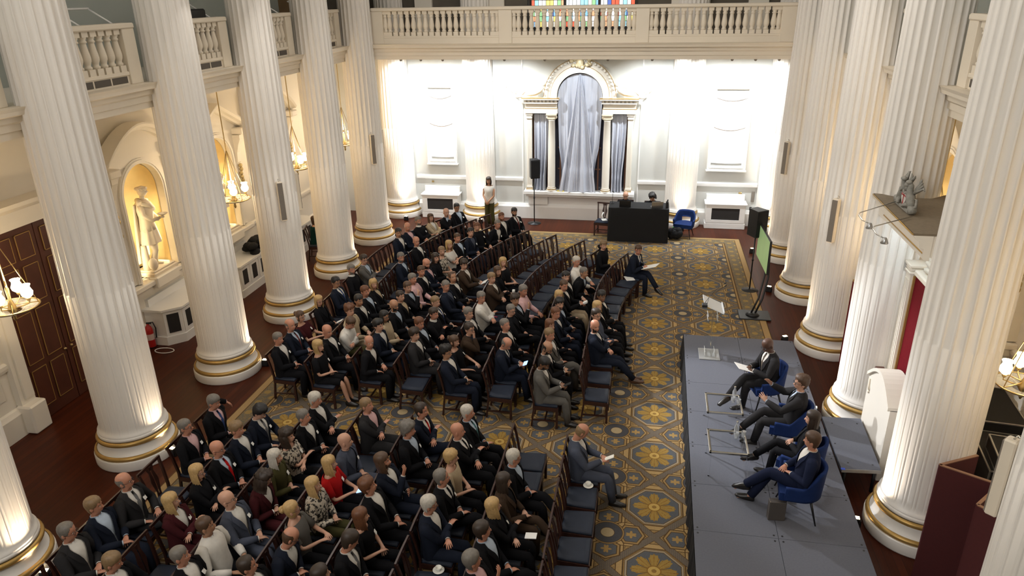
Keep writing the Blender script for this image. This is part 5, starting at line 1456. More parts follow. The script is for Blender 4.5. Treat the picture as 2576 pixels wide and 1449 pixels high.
    if 'G' in spec['extras']:
        mb = MB()
        for sx in (-1, 1):
            mb.tube([Hh(V((sx*.033+.021*cos(a), .0985, .112+.017*sin(a)))*hs) for a in [2*pi*k/10 for k in range(11)]], .0028, 4)
            mb.tube([Hh(V((sx*.054, .096, .118))*hs), Hh(V((sx*.080, .06, .118))*hs), Hh(V((sx*.082, -.01, .118))*hs)], .0028, 4)
        mb.tube([Hh(V((-.013, .100, .116))*hs), Hh(V((.013, .100, .116))*hs)], .0028, 4)
        mb.build('spectacles', SPEC, body)
    # ---- clothes
    ot, oc = spec['outer'][0], spec['outer'][1]
    outer = cmat('cloth', oc); sc_ = {'b': 'B', 'g': 'G'}.get(spec['shirt'], spec['shirt']); shirt = cmat('cloth', sc_)
    OR = [(-.075, .200, .145, .15), (.05, .205, .155, .145), (.14, .195, .152*belly, .138), (.24, .188, .148*belly, .135), (.34, .200, .148, .143), (.42, .216, .138, .136), (.478, .212, .112, .122), (.518, .165, .082, .098), (.545, .096, .066, .084), (.562, .074, .062, .074)]
    if fem: OR = [(z, w*.97, f+(.018 if .3 < z < .4 else 0), b) for z, w, f, b in OR]
    gap = [.30, .14, .05, .06, .17, .29, .41, .56, .80, .95]
    def full_rings(o): return [torso_ring(z, w, f, b, o) for z, w, f, b in OR]
    def sleeves(mb, cuff=1.0, grow=0., mi=0):
        for sx in (-1, 1):
            a, b, c = S[sx], E[sx], Wd[sx]
            root = T(sx*.145, -.005, .462)
            pts = [root, a, a.lerp(b, .35), a.lerp(b, .75), b, b.lerp(c, .3), b.lerp(c, .72), c]
            rad = [.078, .082, .072, .064, .060, .056, .049, .041]
            if cuff < 1: pts = pts[:4]; rad = [.076, .080, .070, .066]
            if fem: rad = [r*.90 for r in rad]
            mb.rings(ring_tube(pts, [r*s+grow for r in rad], 10, (0, 0, 1)), caps=(True, True), mi=mi)
    opn = spec['tie'] == '-'
    def collar_rings():
        out = []
        for z, w, f, b, dz, o in ((.556, .066, .056, .067, .040, 0), (.570, .064, .056, .066, .062, .002), (.566, .069, .060, .071, .062, .004)):
            row = []
            for k in range(N):
                a = 2*pi*k/N; aa = min(a, 2*pi-a); e = exp(-(aa/.42)**2) if opn else .25*exp(-(aa/.3)**2)
                row.append(T((w+o*e)*sin(a), (f if cos(a) > 0 else b)*cos(a)+.016*e, z-dz*e))
            out.append(row)
        return out
    if ot == 'J':
        mb = MB()
        n = 30; R = []
        for (z, w, f, b), gp in zip(OR, gap):
            row = []
            for k in range(n+1):
                a = gp+(2*pi-2*gp)*k/n; ed = .010 if k in (0, n) else (.006 if k in (1, n-1) else 0)
                row.append(T((w+ed)*sin(a), ((f if cos(a) > 0 else b)+ed)*cos(a), z))
            R.append(row)
        mb.rings(R, closed=False)
        # lapels folded back along the V
        for e in (0, n):
            sg = 1 if e == 0 else -1
            A = [];B = []
            for j in range(3, 9):
                z, w, f, b = OR[j]; gp = gap[j]; a1 = gp if e == 0 else 2*pi-gp; a2 = a1+sg*(.34 if j < 7 else .22)*(1 if j > 3 else .3)
                P2 = lambda a, o: T((w+o)*sin(a), ((f if cos(a) > 0 else b)+o)*cos(a), z)
                A.append(P2(a1, .013)); B.append(P2(a2, .017))
            mb.rings([A, B], closed=False)
        sleeves(mb)
        mb.build('jacket', outer, body)
        mb = MB(); rs = [torso_ring(z, w-.010, f-.006, b-.012) for z, w, f, b in OR[1:]]
        rs += collar_rings()
        mb.rings(rs)
        for sx in (-1, 1):
            d = (Wd[sx]-E[sx]).normalized(); mb.rings(ring_tube([Wd[sx]-d*.02, Wd[sx]+d*.014], [.034*s, .034*s], 10, (0, 0, 1)))
        mb.build('shirt', shirt, body)
    else:
        mb = MB(); rs = full_rings(-.004)
        if ot in 'S': rs += collar_rings()
        if ot in 'TV': rs = rs[:-2]
        mb.rings(rs); 
        if ot != 'V': sleeves(mb, .3 if ot == 'T' else 1.0)
        mb.build({'S': 'shirt', 'T': 'top', 'V': 'top', 'W': 'jumper'}[ot], outer, body)
        if ot == 'W':
            mb = MB(); mb.rings([torso_ring(.53, .10, .070, .084), torso_ring(.56, .076, .066, .076), torso_ring(.592, .070, .062, .071)]); mb.build('collar', shirt, body)
    if spec['tie'] != '-':
        tk = {'b': 'S', 'g': 'G', 't': 'T'}.get(spec['tie'], spec['tie'])
        mb = MB(); A = []
        fr = lambda z: next((OR[j][2]+(OR[j+1][2]-OR[j][2])*(z-OR[j][0])/(OR[j+1][0]-OR[j][0]) for j in range(len(OR)-1) if OR[j][0] <= z <= OR[j+1][0]), .064)
        for z, w in ((.552, .022), (.555, .016), (.48, .024), (.38, .030), (.26, .037), (.16, .040), (.12, .004)):
            y = fr(min(z, .557))+.004; A.append([T(-w, y-.008, z), T(0, y+.004, z), T(w, y-.008, z)])
        mb.rings(A[::-1], closed=False); mb.build('tie', cmat('cloth', tk), body)
    if 'N' in spec['extras']:
        a0 = -.50; z0 = .375
        nrm = (RL @ V((sin(a0), cos(a0), .55))).normalized(); tx = V((nrm.y, -nrm.x, .25)); tx = (tx-nrm*tx.dot(nrm)).normalized(); ty = nrm.cross(tx); ty = ty if ty.z > 0 else -ty
        c = T(.222*sin(a0), .163*cos(a0), z0)
        M = Matrix((tx, nrm, ty)).transposed().to_4x4(); M.translation = c
        mb = MB(); mb.bbox(-.040, .040, -.004, .006, -.028, .028, .003, M=M); mb.build('name_badge', BADGE, body)
    tcol = g('legs') or ({'J': oc if oc in 'kncgum' else 'k', 'S': 'k', 'W': 'k', 'T': 'k', 'V': 'k'}[ot])
    if tcol == 'e_skirt': pass
    trm = cmat('cloth', tcol)
    mb = MB()
    mb.rings([torso_ring(z, w, f, b, -.006) for z, w, f, b in ((-.085, .165, .11, .12), (-.05, .182, .13, .14), (.06, .180, .13, .135), (.13, .170, .122*belly, .125))], caps=(True, False))
    skirt = g('skirt', False)
    for sx in (-1, 1):
        hip, kn, an = legp[sx]
        pts = [hip+V((0, -.04 if not stand else 0, 0)), hip.lerp(kn, .35), hip.lerp(kn, .75), hip.lerp(kn, .97), kn+(an-kn)*.10, kn.lerp(an, .5), an]
        rad = [.098, .092, .078, .068, .066, .066, .058]
        if g('wide'): rad = [.10, .098, .095, .095, .098, .105, .11]
        if skirt: pts = pts[:4]; rad = rad[:4]
        mb.rings(ring_tube(pts, [r*s*wd for r in rad], 12, (0, 0, 1) if not stand else (0, 1, 0)), caps=(True, True))
    mb.build('skirt' if skirt else 'trousers', trm, body)
    for sx in (-1, 1):
        an = legp[sx][2]; fd = (V((sx*.12, 1, 0)) if not (cross and sx == cross) else V((-sx*.3, .8, -.35))).normalized(); z0 = -.045 if not (cross and sx == cross) else -.04
        c = an+V((0, 0, z0))
        mb = MB(); mb.rings(ring_tube([c-fd*.055, c-fd*.03, c+fd*.05, c+fd*.13, c+fd*.19, c+fd*.215], [(.040, .030), (.062, .039), (.058, .042), (.036, .047), (.026, .037), (.008, .014)], 10, (0, 0, 1)), caps=(True, True))
        mb.build('shoe', SHOEB if g('brown_shoes') else SHOE, body)
    return body, dict(S=S, E=E, W=Wd, head=Hh(V((0, 0, .12))*hs), legs=legp)

# ------------------------------------------------------------------ hall chairs
def chair_proto():
    t = thing('hall_chair', '', 'chair', group='mahogany hall chairs with blue leather seats')
    mb = MB(); n = 8                                     # drop-in leather seat, slightly domed
    pl = lambda e: [(-.235+e, .215-e), (.235-e, .215-e), (.205-e, -.205+e), (-.205+e, -.205+e)]
    mb.rings([[(x, y, .425) for x, y in pl(.004)], [(x, y, .455) for x, y in pl(.0)], [(x, y, .472) for x, y in pl(.02)], [(x, y, .482) for x, y in pl(.07)]][::1], caps=(True, True), sm=True)
    mb.build('seat', BLUELE, t)
    mb = MB()
    mb.rings([[(x, y, .36) for x, y in pl(-.012)], [(x, y, .43) for x, y in pl(-.012)], [(x, y, .432) for x, y in pl(.01)]], caps=(True, True), sm=False); mb.build('seat_frame', MAHOG, t)
    for sx in (-1, 1):
        mb = MB(); mb.box(sx*.222-.02, sx*.222+.02, .185, .225, 0, .37); mb.build('leg', MAHOG, t)
        mb = MB(); c = [(sx*.20, -.25, 0), (sx*.20, -.205, .36), (sx*.20, -.205, .50), (sx*.212, -.245, .76), (sx*.222, -.285, .93)]
        mb.rings([[(x-.019, y-.016, z), (x+.019, y-.016, z), (x+.019, y+.016, z), (x-.019, y+.016, z)] for x, y, z in c], caps=(True, True), sm=False); mb.build('leg', MAHOG, t)
    mb = MB(); R = []
    for k in range(13):
        u = -1+2*k/12; x = .250*u; z = .925; y = -.290-.004*(1-u*u)
        R.append([(x, y-.014, z-.0), (x, y+.014, z-.0), (x, y+.012, z+.042), (x, y-.012, z+.042)])
    mb.rings(R, caps=(True, True), sm=False); mb.build('top_rail', MAHOG, t)
    mb = MB()                                            # vase shaped splat with a slot down its middle
    prof = [(.045, .43, -.208), (.038, .52, -.212), (.060, .62, -.226), (.078, .70, -.240), (.058, .80, -.258), (.050, .85, -.270), (.075, .93, -.286)]
    for sx in (-1, 1):
        mb.rings([[(sx*w, y-.006, z), (sx*.010, y-.006, z), (sx*.010, y+.006, z), (sx*w, y+.006, z)] for w, z, y in prof], caps=(True, True), sm=False)
    mb.box(-.03, .03, -.216, -.204, .43, .50); mb.box(-.02, .02, -.283, -.271, .87, .93); mb.build('splat', MAHOG, t)
    mb = MB()
    for sx in (-1, 1): mb.box(sx*.212-.012, sx*.212+.012, -.22, .20, .14, .165)
    mb.box(-.20, .20, -.02, .005, .14, .165); mb.build('stretcher', MAHOG, t)
    return t
CHAIR = chair_proto(); _first = [True]
def chair(x, y, rz, label):
    if _first[0]:
        _first[0] = False; CHAIR.location = (x, y, .0); CHAIR.rotation_euler = (0, 0, rz); CHAIR['label'] = label; return CHAIR
    return dup(CHAIR, (x, y, .0), rz, label)
ROWX = [1.15, .30, -.55, -1.35, -2.20, -3.05, -3.85, -4.70]
ROWY = [10.9, 10.8, 10.7, 11.1, 11.3, 12.0, 12.3, 12.5]
FAREND = [13.75, 13.95, 14.40, 14.80, 15.10, 16.3, 16.5, 16.6]
def rowx(r, y):
    d = max(0, y-ROWY[r-1]); return ROWX[r-1]+d*d/14
def rowa(r, y): return atan2(-max(0, y-ROWY[r-1])/7, 1)-pi/2      # heading of a chair so that +Y faces the stage
PEOPLE = """1 -4.71 14.72 8 m L f w r Jn p - N|elderly man with white hair fringe and navy blazer in rear row
2 -4.36 15.07 8 m F s g r Wk w - ND|grey bearded man in black jumper with folded arms
3 -4.16 15.54 8 f F l n p Je w - -|long haired brunette woman in cream jacket with folded arms
4 -3.85 15.78 8 m C b k p Jk b - -|bald man in dark suit resting face on hand
5 -3.80 16.44 8 m L s k t Jk b - GN|dark haired man with glasses at far end of rear row
6 -4.50 13.95 8 m B s k t Jn w - N|man in navy suit hanging one arm over chair
7 -3.85 13.34 7 m L b k r Jk w - N|bald man in dark suit beneath the long haired brunette
8 -3.81 12.12 7 m L s g r Jn b - ND|grey bearded ruddy man in navy suit two seats from the black jumper
9 -3.07 11.88 6 m L b k r Jn p - ND|bald bearded man in pink shirt and navy suit
10 -3.04 11.35 6 m L c n r Jk w - N|short haired man in white shirt behind the pink shirted man
11 -3.14 10.98 6 m T s g r Sp p - -|grey haired man in pink shirt without jacket
12 -3.05 10.48 6 m C s n p Jk b - N|brown haired man resting chin on hand in sixth row
13 -4.66 11.86 8 m F s d p Jg b - GN|man in grey tweed jacket and glasses with folded arms
14 -4.71 11.17 8 m T s g r Wk w - D|grey bearded man in black jumper with white collar
15 -4.78 10.33 8 m L s k t Jn w b G|dark haired man in navy suit with pale blue tie
16 -3.92 10.38 7 f L o y p Jk e - N|blonde woman in dark jacket and cream top
17 -3.90 9.94 7 m L s a r Jk b - N|auburn haired man in black suit and blue shirt
18 -4.73 9.38 8 f L l y p Jk k - G|long blonde woman with dark glasses beside the column base
19 -4.76 8.52 8 f H p n p Tm m - GN|woman in maroon short sleeved top holding stacked cups
20 -4.70 8.07 8 m L f g r Jn b q N|balding man in navy suit with dull red tie
21 -4.68 7.49 8 m L c g r Jk w - N|older man in black suit at aisle end of rear row
22 -3.80 7.33 7 f L o y p Tk k - N|blonde bob woman in black with bare shins at aisle
23 -3.89 8.02 7 m L b k r Jk w - N|bald man in black suit behind the blonde bob woman
24 -3.64 8.31 7 m F s n r Sw w - -|man in white shirt bowing his head
25 -3.84 8.98 7 m T y a p Se e - -|curly ginger man in beige shirt
26 -3.84 9.42 7 m L s k t Jk w - N|dark haired tanned man beside the ginger man
28 -2.90 7.61 6 m T f w r Jk w - -|balding man with grey sides turning his head away
29 -2.98 8.37 6 m L t k p Jn w - -|young dark haired man in dark suit and white shirt
30 -3.06 8.94 6 f L l k t Se b - G|long haired woman in beige cardigan and glasses
31 -3.01 9.45 6 m L b k t Jk b - GD|bald bearded man with dark glasses
32 -3.05 9.95 6 m L c d p Jk e - N|close cropped dark haired man in black suit in sixth row
33 -2.20 10.93 5 m L r n t Jk w - N|receding brown haired man with raised chin
34 -2.27 10.54 5 m T c g r Jn u - N|man with short grey hair in charcoal suit clasping thighs
35 -2.22 9.59 5 m L c s p Jk w b N|sandy haired man in black suit with blue tie
36 -2.07 8.98 5 m F s d r Wk w - -|man in black jumper over white collar with folded arms
37 -2.30 8.53 5 m L s a r Jk b - N|auburn haired man in striped blue shirt
38 -2.17 8.05 5 m L t d p Jc w - N|dark haired man in charcoal suit beside the empty aisle chair
39 -2.18 11.87 5 m P t d p Jb w - -|man in brown jacket reading a white leaflet
40 -2.97 12.70 6 f L s s p Tl l - N|woman with fringe in leopard print dress
41 -2.94 13.14 6 f F l y p Tw w - -|long haired blonde woman in white top
42 -2.98 12.12 6 f L l d p Jk k - N|dark haired woman half hidden behind bald man
43 -2.83 13.80 6 m L c n r Jk b - N|man in black suit and light blue shirt leaning back
44 -2.62 14.10 6 m L s k p Jn u - N|dark haired man in blue grey suit
45 -2.53 14.85 6 m T c a p Sk k - N|man in plain black shirt with white badge
46 -2.15 14.87 6 m L c g r Jk w - N|grey haired stout man in white shirt near far row end
47 -2.18 15.60 6 m L c a r Jk w - D|man half hidden behind the stout grey man
48 -2.00 16.12 6 m L s k t Jk w q ND|dark bearded man with red tie at row end
49 -1.37 12.21 4 f L o y p Tk k - -|strawberry blonde woman in black patterned top
50 -1.30 11.54 4 f L l n p Jk k - -|long brown haired woman in black holding white cup
51 -1.33 11.13 4 m F s s p Jb w - -|sandy haired man in brown jacket with folded arms
52 -0.50 10.42 3 m T s g r Sp p - -|grey haired man in pale pink shirt
53 -1.32 9.95 4 m F s g r Sw w - -|grey haired man in white shirt with folded arms
54 -0.61 9.90 3 m C t d t Jk b - -|dark haired man resting chin on fist
55 -0.60 9.46 3 m L c g p Jk k - GN|man with glasses and black suit and white lanyard card
56 -0.54 8.66 3 m L c g r Jk w - N|stout man in dark suit with open white shirt
57 -0.44 7.98 3 m P f g r Jn w k -|balding man looking down at lit phone
58 -1.41 9.12 4 m L s g p Jk w - N|grey haired man in black suit in fifth seat line
59 -1.19 8.44 4 m C s d p Jb u - G|dark haired man with hand on mouth
60 -1.39 7.93 4 f T p n p Tk k - N|woman with tied brown hair and bare arms
61 -1.40 7.42 4 m L y k t Jn w - G|dark curly haired man with glasses on aisle end
62 0.32 12.04 2 m T c w r Sw w - -|white haired man in white shirt
63 0.79 11.99 2 m T c g t Jk b - -|cropped grey haired man leaning forward
64 0.31 11.41 2 m T s k p Jk w - D|dark haired bearded man beside white shirted man
65 0.32 10.84 2 m H c n r Jk w - -|brown haired man in beige trousers
66 0.27 10.27 2 f L o y p Jk k - -|blonde woman with headband hidden behind man
67 0.36 9.94 2 m L t k p Jn b - D|dark haired bearded man in navy suit and blue shirt
68 0.33 9.47 2 m L c a r Jn w - -|ruddy man in navy suit and white shirt
69 0.28 8.87 2 f L l a p Jk k - -|auburn haired woman hidden behind grey suited man
70 0.35 8.47 2 m L c s r Jg w - N|stout sandy haired man in grey suit
71 0.34 7.94 2 m P f k t Jk w - GND|balding dark bearded man with glasses and phone
72 0.35 7.32 2 m P s k b Jg w - D|black bearded man in light grey jacket on aisle
73 1.15 8.93 1 m F b k r Jn w - ND|bald red bearded man in navy suit stretching his legs
74 1.14 9.41 1 m L s d p Su u - G|young man with glasses in grey blue shirt
75 1.12 9.90 1 f L o y p Jk w - -|blonde woman in front row of far block
76 1.18 10.34 1 m L s k b Jk w - N|brown skinned man in dark suit in front row
77 1.00 13.73 2 f B t s p Sk k - -|grey blonde woman in black dress turning around on her chair
78 1.91 13.57 1 m P s n r Jn w b N|man in navy suit holding white papers at front row end
79 -4.63 5.20 8 m B s g r Jk p b -|silver haired man with arm over next chair
80 -4.62 4.48 8 m L c g r Jk p - GN|balding man with glasses in black suit beside column
81 -3.83 4.02 7 m L b k r Jk b r GN|bald man with bright red tie
82 -3.84 4.55 7 m L s s r Jn w - N|sandy haired man in navy suit and white shirt
83 -3.79 5.05 7 m T t k p Jn w g N|dark haired man with grey tie bowing his head
84 -3.83 3.51 7 f F l y p Jk k - GN|blonde woman with black glasses in black jacket
85 -2.95 3.86 6 f L l w p So o - N|white blonde woman in olive green shirt
86 -3.01 4.37 6 f F y d p Tl k - N|curly dark haired woman in speckled black top
87 -2.98 4.91 6 m L c g r Jk w - N|grey haired man in black jacket and white shirt
88 -3.05 5.52 6 m F s w r Jk w - -|silver haired man with folded arms on aisle
89 -2.14 5.49 5 m F c s r Jc p - -|stout sandy man in charcoal suit and pink shirt
90 -2.09 4.46 5 m L b k p Ju u - N|bald man in blue grey suit
91 -2.12 3.92 5 f P l y p Tr r - N|long blonde woman in red top holding lit phone
92 -1.40 4.13 4 m C l n r Jn w - D|man with shoulder length brown hair
93 -1.24 5.45 4 m F r d r Jn w r -|balding brown haired man with pink red tie
94 -0.54 5.52 3 m L c w r Jk b t N|silver cropped man with teal tie
95 -1.29 4.91 4 m L y g r Jk b - N|curly grey haired man in black suit
96 -0.56 5.01 3 m F b k r Jk w k N|bald bearded man in dark tie with folded arms
97 -0.50 4.33 3 f L t y p Te e - -|blonde woman with gold patterned scarf
98 -0.48 3.98 3 m L r g r Jk w k N|receding grey man with dark tie in front centre
99 0.37 4.49 2 m L c w r Jk b - G|white haired man in black suit beside empty chair
100 1.17 5.28 1 m P f s r Ju w - -|balding man alone on front row reading his phone
101 0.32 3.85 2 f L l d p Jb k - -|long dark haired woman in brown jacket
102 0.29 3.48 2 f F l y p Jk k - N|blonde woman with white card on her lap
103 -2.88 3.47 6 f L y d p Jm w - G|curly dark haired woman in maroon suit
104 -3.80 2.90 7 f F l y p Jm w - N|blonde woman in maroon jacket and white blouse
105 -3.06 3.07 6 m L b g p Ju w - GN|bald man with glasses in grey blue blazer
106 -3.08 2.57 6 m T c n t Sw w - -|tanned man in white shirt without jacket
107 -3.13 2.18 6 m L c g r Jk w - N|cropped grey haired man in white shirt behind the empty blue seats
108 -2.27 2.13 5 m L r d r Jk w - N|balding dark haired man in black suit at the frame edge
109 -3.07 1.74 6 m L c n r Jk w - -|man with only his hair above the bottom edge
110 -2.19 3.05 5 f H p y p Tg g - G|woman with blonde bun in grey vest top
111 -2.12 3.40 5 f L l y p Sl l - -|blonde woman in black and white floral blouse
112 -1.40 3.59 4 m L t a r Jk w - -|auburn haired man in black suit and white shirt
113 -1.29 2.97 4 f L l a p Tk k - N|long auburn haired woman in black short sleeves
114 -2.01 2.57 5 m L f n r Jn w - G|balding man with glasses bowing his head at bottom
115 -1.28 2.59 4 m L s d r Jk w g -|dark haired man with grey tie bowing his head forward
116 -1.37 2.06 4 f L o d p Jk k - -|brown haired woman cut by bottom edge
117 -0.51 3.35 3 m F s w r Jn w - G|white haired man in navy suit with folded arms
118 0.26 3.05 2 m L s d r Jk b - -|greying dark haired man in pale blue shirt
119 0.23 2.59 2 m C s g r Jk p - -|grey haired man in pink shirt resting chin
120 -4.64 3.06 8 m T f g r Jc w g GN|bald man with glasses in charcoal suit and grey tie
121 -4.74 2.66 8 m L s s r Jn b - -|sandy haired man in navy jacket and pale blue shirt
122 -4.70 2.22 8 m L r g r Jc w - G|grey balding man with glasses in charcoal jacket beside the nearest column
123 -3.84 1.79 7 m T s s r Jk w - -|sandy haired man in black suit behind cropped grey man"""
OPT = {22: dict(skirt=True, legs='k'), 24: dict(belly=1.25, legs='o'), 25: dict(legs='e'), 36: dict(belly=1.15), 40: dict(legs='l'), 46: dict(belly=1.25), 53: dict(belly=1.2), 56: dict(belly=1.2), 60: dict(), 65: dict(legs='e'),
       70: dict(width=1.12, belly=1.25), 73: dict(stretch=.30, brown_shoes=True), 77: dict(width=1.15), 78: dict(cross=-1), 81: dict(belly=1.1), 86: dict(), 88: dict(cross=-1), 89: dict(width=1.15, belly=1.2), 93: dict(cross=1), 100: dict(legs='u', stretch=.12), 101: dict(legs='b'), 103: dict(width=1.08, legs='m'), 111: dict(legs='o'), 106: dict(legs='k'), 116: dict(), 84: dict(), 90: dict(legs='u')}
DOWN = {24: .5, 57: .55, 72: .5, 71: .35, 78: .2, 83: .5, 88: .1, 100: .6, 114: .45, 115: .4, 123: .2, 79: .2, 103: .35, 39: .15}
UPW = {33: -.25, 106: -.1, 105: -.25, 80: -.1, 120: -.15, 16: -.1, 112: -.2, 92: -.15, 56: -.2}
SEATS = []; INFO = {}
for line in PEOPLE.strip().split('\n'):
    a, desc = line.split('|'); tk = a.split(); i = int(tk[0])
    INFO[i] = (float(tk[1]), float(tk[2]), int(tk[3]), tk[4:], desc)
# spread neighbours along each row so that nobody shares a seat
rows = {}
for i, (x, y, r, tk, d) in INFO.items(): rows.setdefault((r, y < 6.2), []).append([y, i])
seat_y = {}
for key, lst in rows.items():
    lst.sort()
    for _ in range(60):
        for a, b in zip(lst, lst[1:]):
            gp = b[0]-a[0]
            if gp < .50: e = (.50-gp)/2; a[0] -= e; b[0] += e
    for y, i in lst: seat_y[i] = y
EMPTY = []
for r in range(1, 9):
    for near in (True, False):
        lo, hi = (1.0, 5.45) if near else (7.48, FAREND[r-1])
        ys = sorted(y for y, i in rows.get((r, near), []))
        pts = [lo-.5]+ys+[hi+.5]
        for a, b in zip(pts, pts[1:]):
            nfit = int((b-a)/.50+.12)-1
            for k in range(max(0, nfit)):
                EMPTY.append((r, near, a+(b-a)*(k+1)/(nfit+1)))
RN = ['front', 'second', 'third', 'fourth', 'fifth', 'sixth', 'seventh', 'rear']
cnt = {}
for r, near, y in EMPTY:
    k = cnt[(r, near)] = cnt.get((r, near), 0)+1
    x = rowx(r, y)+.13; a = rowa(r, y)
    if near: lab = 'empty mahogany chair, %s empty seat of the %s row, near block' % (ORD[k-1], RN[r-1])
    else: lab = 'empty mahogany chair, %s empty seat from the aisle, far block, %s row' % (ORD[k-1], RN[r-1])
    chair(x, y, a, lab)
PINFO = {}
for i, (hx, hy, r, tk, desc) in INFO.items():
    y = seat_y[i]; x = rowx(r, y)+.13; a = rowa(r, y)
    chair(x, y, a, ('mahogany chair under the ' if len(desc.split()) < 13 else 'chair of the ')+desc)
    f = V((-sin(a), cos(a), 0)); hipx, hipy = x-f.x*.10, y-f.y*.10
    dfwd = (hx-hipx)*f.x+(hy-hipy)*f.y
    lean = max(-.16, min(.42, math.asin(max(-.6, min(.6, (dfwd-.03)/.66)))))
    yaw = atan2(-(4.4-hx), 6.3-hy)-a
    while yaw > pi: yaw -= 2*pi
    while yaw < -pi: yaw += 2*pi
    rr = random.Random(i*7+1)
    yaw = max(-1.0, min(.8, yaw*(1.12 if yaw < 0 else .9)))+rr.uniform(-.18, .18)
    if i in (28,): yaw = -.9
    if i == 77: yaw = -.7
    if i == 63: yaw = -.4
    opt = OPT.get(i, {})
    sp = dict(loc=(hipx, hipy, 0), rot=a, sex=tk[0], pose=tk[1], hair=tk[2], hcol=tk[3], skin=tk[4], outer=tk[5], shirt=tk[6], tie=tk[7], extras=tk[8] if len(tk) > 8 else '-', label=desc, group='seated audience', seed=i, lean=lean, hyaw=yaw, hpitch=DOWN.get(i, UPW.get(i, rr.uniform(-.14, .04) if i >= 79 else rr.uniform(-.06, .08))), sub=1 if (i >= 79 or i in (21, 22, 28, 38, 57, 60, 61, 71, 72, 73)) else 0, cross=rr.choice((0, 0, 0, 0, 1, -1)) if r not in (1,) else 0)
    sp.update(opt)
    b, inf = person(sp); PINFO[i] = (b, inf, a)
def world(i, p): b = PINFO[i][0]; return Matrix.Translation(b.location) @ Matrix.Rotation(PINFO[i][2], 4, 'Z') @ V(p)
def held(i, name, mtl, half, label, cat, dz=.03, fwd=.12, tilt=.5, thick=.006):
    b, inf, a = PINFO[i]; c = (inf['W'][1]+inf['W'][-1])/2+V((0, fwd, dz)); w = world(i, c)
    mb = MB(); mb.bbox(-half[0], half[0], -half[1], half[1], -thick, thick, .003, M=Matrix.Rotation(tilt, 4, 'X'))
    return mb.build(name, mtl, None, w, a, **tagp(label, cat))
held(57, 'phone', PHONES, (.075, .04), 'lit phone held by the balding man looking down', 'phone', tilt=.4)
held(72, 'phone', BLACKP, (.04, .075), 'dark phone held by the man in light grey jacket', 'phone')
held(71, 'phone', BLACKP, (.04, .075), 'dark phone held by the balding bearded man', 'phone')
held(91, 'phone', PHONES, (.08, .042), 'bright lit phone held by the woman in red', 'phone', tilt=.35)
held(39, 'leaflet', PAPER, (.11, .07), 'white leaflet held by the man in brown jacket', 'paper')
held(78, 'paper_sheets', PAPER, (.15, .21), 'white papers held by the man at the front row end', 'paper', tilt=.35, fwd=.16)
held(100, 'phone', CHINA, (.04, .075), 'white phone held by the lone front row man', 'phone')
held(18, 'leaflet', PAPER, (.06, .09), 'small white leaflet held by the long blonde woman', 'paper')
held(102, 'lap_card', PAPER, (.055, .075), 'white card lying on the lap of the blonde woman', 'paper', dz=-.03, fwd=.20, tilt=.1)
held(50, 'paper_cup', CHINA, (.03, .03), 'small white cup in the hands of the long haired woman', 'cup', thick=.04, tilt=0)
held(65, 'napkin', PAPER, (.05, .05), 'crumpled white napkin held by the man in beige trousers', 'napkin', thick=.02)
def cup_saucer(w, label, stack=1):
    t = thing('cup_and_saucer', label, 'cup', w)
    for k in range(stack):
        z = k*.055
        mb = MB(); mb.lathe([(.03, z), (.035, z+.004), (.075, z+.014), (.072, z+.017), (.03, z+.008)], n=22); mb.build('saucer', CHINA, t)
        mb = MB(); mb.lathe([(.022, z+.008), (.036, z+.03), (.042, z+.06), (.039, z+.06), (.03, z+.02)], n=18, caps=(True, True)); mb.tube([(.038, 0, z+.05), (.062, 0, z+.045), (.058, 0, z+.025), (.036, 0, z+.022)], .005, 5); mb.build('cup', CHINA, t)
b, inf, a = PINFO[19]; cup_saucer(world(19, (inf['W'][1]+inf['W'][-1])/2+V((0, .13, .03))), 'two stacked white cups and saucers held by the woman in maroon', 2)
cup_saucer((1.36, 4.97, .482), 'white cup and saucer on the empty front row seat beside the lone man')
cup_saucer((-.34, 3.00, .482), 'white cup and saucer on a blue seat at the frame edge')
mb = MB(); mb.bbox(-.11, .11, -.15, .15, 0, .006, .002); mb.build('paper_sheets', PAPER, None, (1.68, 13.32, .485), .3, **tagp('white printed sheets on the empty front row chair beside the papers man', 'paper'))
mb = MB(); mb.tube([(-.06, 0, .01), (-.02, .02, .012), (.03, -.01, .012), (.06, .01, .01)], .012, 5); mb.build('pink_pouch', mat('pink_pouch', (.55, .06, .12), .6), None, (-1.18, 10.55, .482), **tagp('small pink item on the empty seat behind the white shirted man', 'pouch'))

# standing woman, technicians, woman in green, panel on the stage
person(dict(loc=(-3.02, 18.66, 0), rot=radians(170), sex='f', pose='D', hair='l', hcol='d', skin='t', outer='Vw', shirt='w', tie='-', extras='-', label='long haired woman in white sleeveless top and olive wide trousers standing before the end wall', stand=True, legs='o', wide=True, hyaw=.1, seed=201, crossed_feet=False, hpitch=.1))
for (x, y, sp) in ((1.36, 18.62, dict(hair='b', hcol='k', skin='p', label='bald technician in black sitting behind the draped desk', hpitch=.4)), (2.20, 18.55, dict(hair='y', hcol='k', skin='t', label='dark haired technician in headphones sitting behind the draped desk', hpitch=.5, hyaw=-.4))):
    chair(x, y+.05, radians(180), 'mahogany chair of the '+sp['label'].split(' sitting')[0])
    d = dict(loc=(x, y+.12, 0), rot=radians(180), sex='m', pose='P', outer='Sk', shirt='k', tie='-', extras='-', seed=int(x*100), lean=.15); d.update(sp); person(d)
mb = MB(); mb.tube([(2.20+.10*cos(a), 18.50, 1.20+.13*sin(a)) for a in [pi*k/10 for k in range(11)]], .012, 6)
for sx in (-1, 1): mb.ell((2.20+sx*.095, 18.50, 1.18), (.025, .04, .045))
mb.build('headphones', BLACKP, None, **tagp('black headphones on the dark haired technician', 'headphones'))
chair(.70, 18.25, radians(172), 'spare mahogany chair standing beside the draped desk under the venetian window')
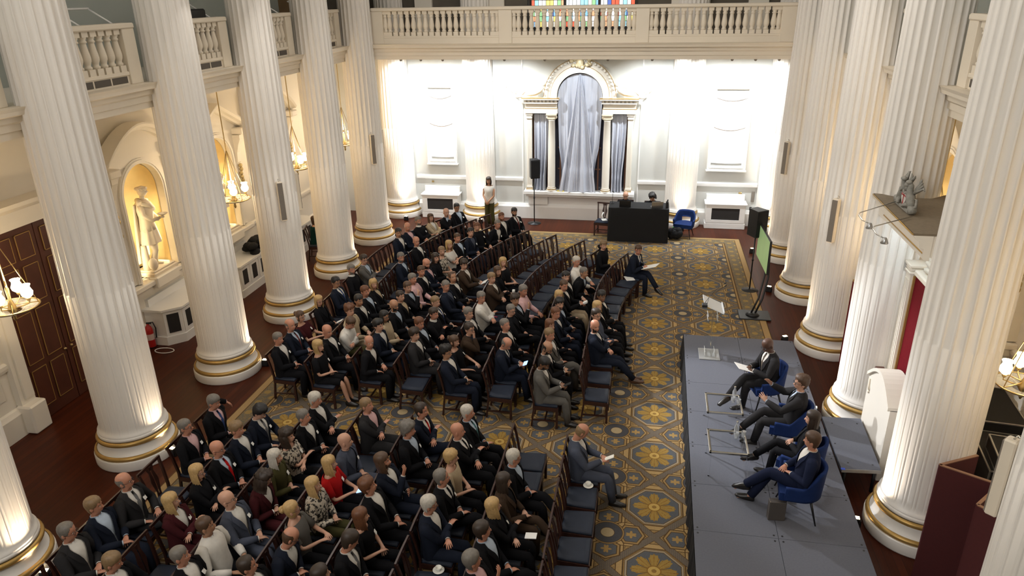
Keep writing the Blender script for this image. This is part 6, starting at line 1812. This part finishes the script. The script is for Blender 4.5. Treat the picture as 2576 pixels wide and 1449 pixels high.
mb = MB(); mb.bbox(-.08, .08, -.10, .10, 0, .02, .004); mb.tube([(-.02, .05, .02), (-.05, .1, .12), (.0, .12, .22)], .02, 6); mb.build('white_gloves', PAPER, None, (.74, 18.22, .485), .3, **tagp('small white bundle on the spare chair beside the desk', 'cloth'))
chair(-7.35, 14.9, radians(-75), 'dark chair under the woman in green dress')
person(dict(loc=(-7.42, 14.9, 0), rot=radians(-75), sex='f', pose='C', hair='o', hcol='n', skin='p', outer='TZ', shirt='k', tie='-', extras='-', label='woman in dark green dress sitting between columns by the heater bench', seed=210, legs='Z', skirt=True) | dict(lean=.1))
PSPEC = [dict(hair='b', hcol='k', skin='d', outer='Jc', shirt='w', tie='h', extras='G', pose='P', cross=1, label='bald black panellist in glasses and dark suit reading a white sheet on stage', hpitch=.45, hyaw=.25, lean=.10),
         dict(hair='t', hcol='n', skin='p', outer='Jc', shirt='b', tie='k', extras='G', pose='G', cross=1, label='curly grey haired panellist with raised hands speaking on stage', hpitch=-.05, hyaw=.35, lean=-.05, stretch=.1),
         dict(sex='f', hair='l', hcol='d', skin='p', outer='Jk', shirt='k', tie='-', extras='-', pose='L', cross=1, label='long dark haired woman panellist in black suit on stage', hpitch=.0, hyaw=.3, lean=-.02, scale=.93),
         dict(hair='s', hcol='n', skin='r', outer='JN', shirt='w', tie='-', extras='-', pose='L', cross=-1, label='brown haired panellist in royal blue suit seen from behind on stage', hpitch=.05, hyaw=-.35, lean=-.05, legs='N', stretch=.16, width=1.06)]
for j, ((x, y, a), sp) in enumerate(zip(PANEL, PSPEC)):
    a = radians(a); f = V((-sin(a), cos(a), 0))
    d = dict(loc=(x-f.x*.06, y-f.y*.06, SH-.03), rot=a, sex='m', seed=300+j, sub=1, group='panel on the stage'); d.update(sp)
    b, inf = person(d); PINFO[300+j] = (b, inf, a)
w = world(300, (PINFO[300][1]['W'][1]+PINFO[300][1]['W'][-1])/2+V((0, .12, .02)))
mb = MB(); mb.bbox(-.12, .12, -.16, .16, -.003, .003, .001, M=Matrix.Rotation(.35, 4, 'X')); mb.build('paper_sheets', PAPER, None, w, PINFO[300][2], **tagp('white sheet held on the lap of the bald panellist', 'paper'))
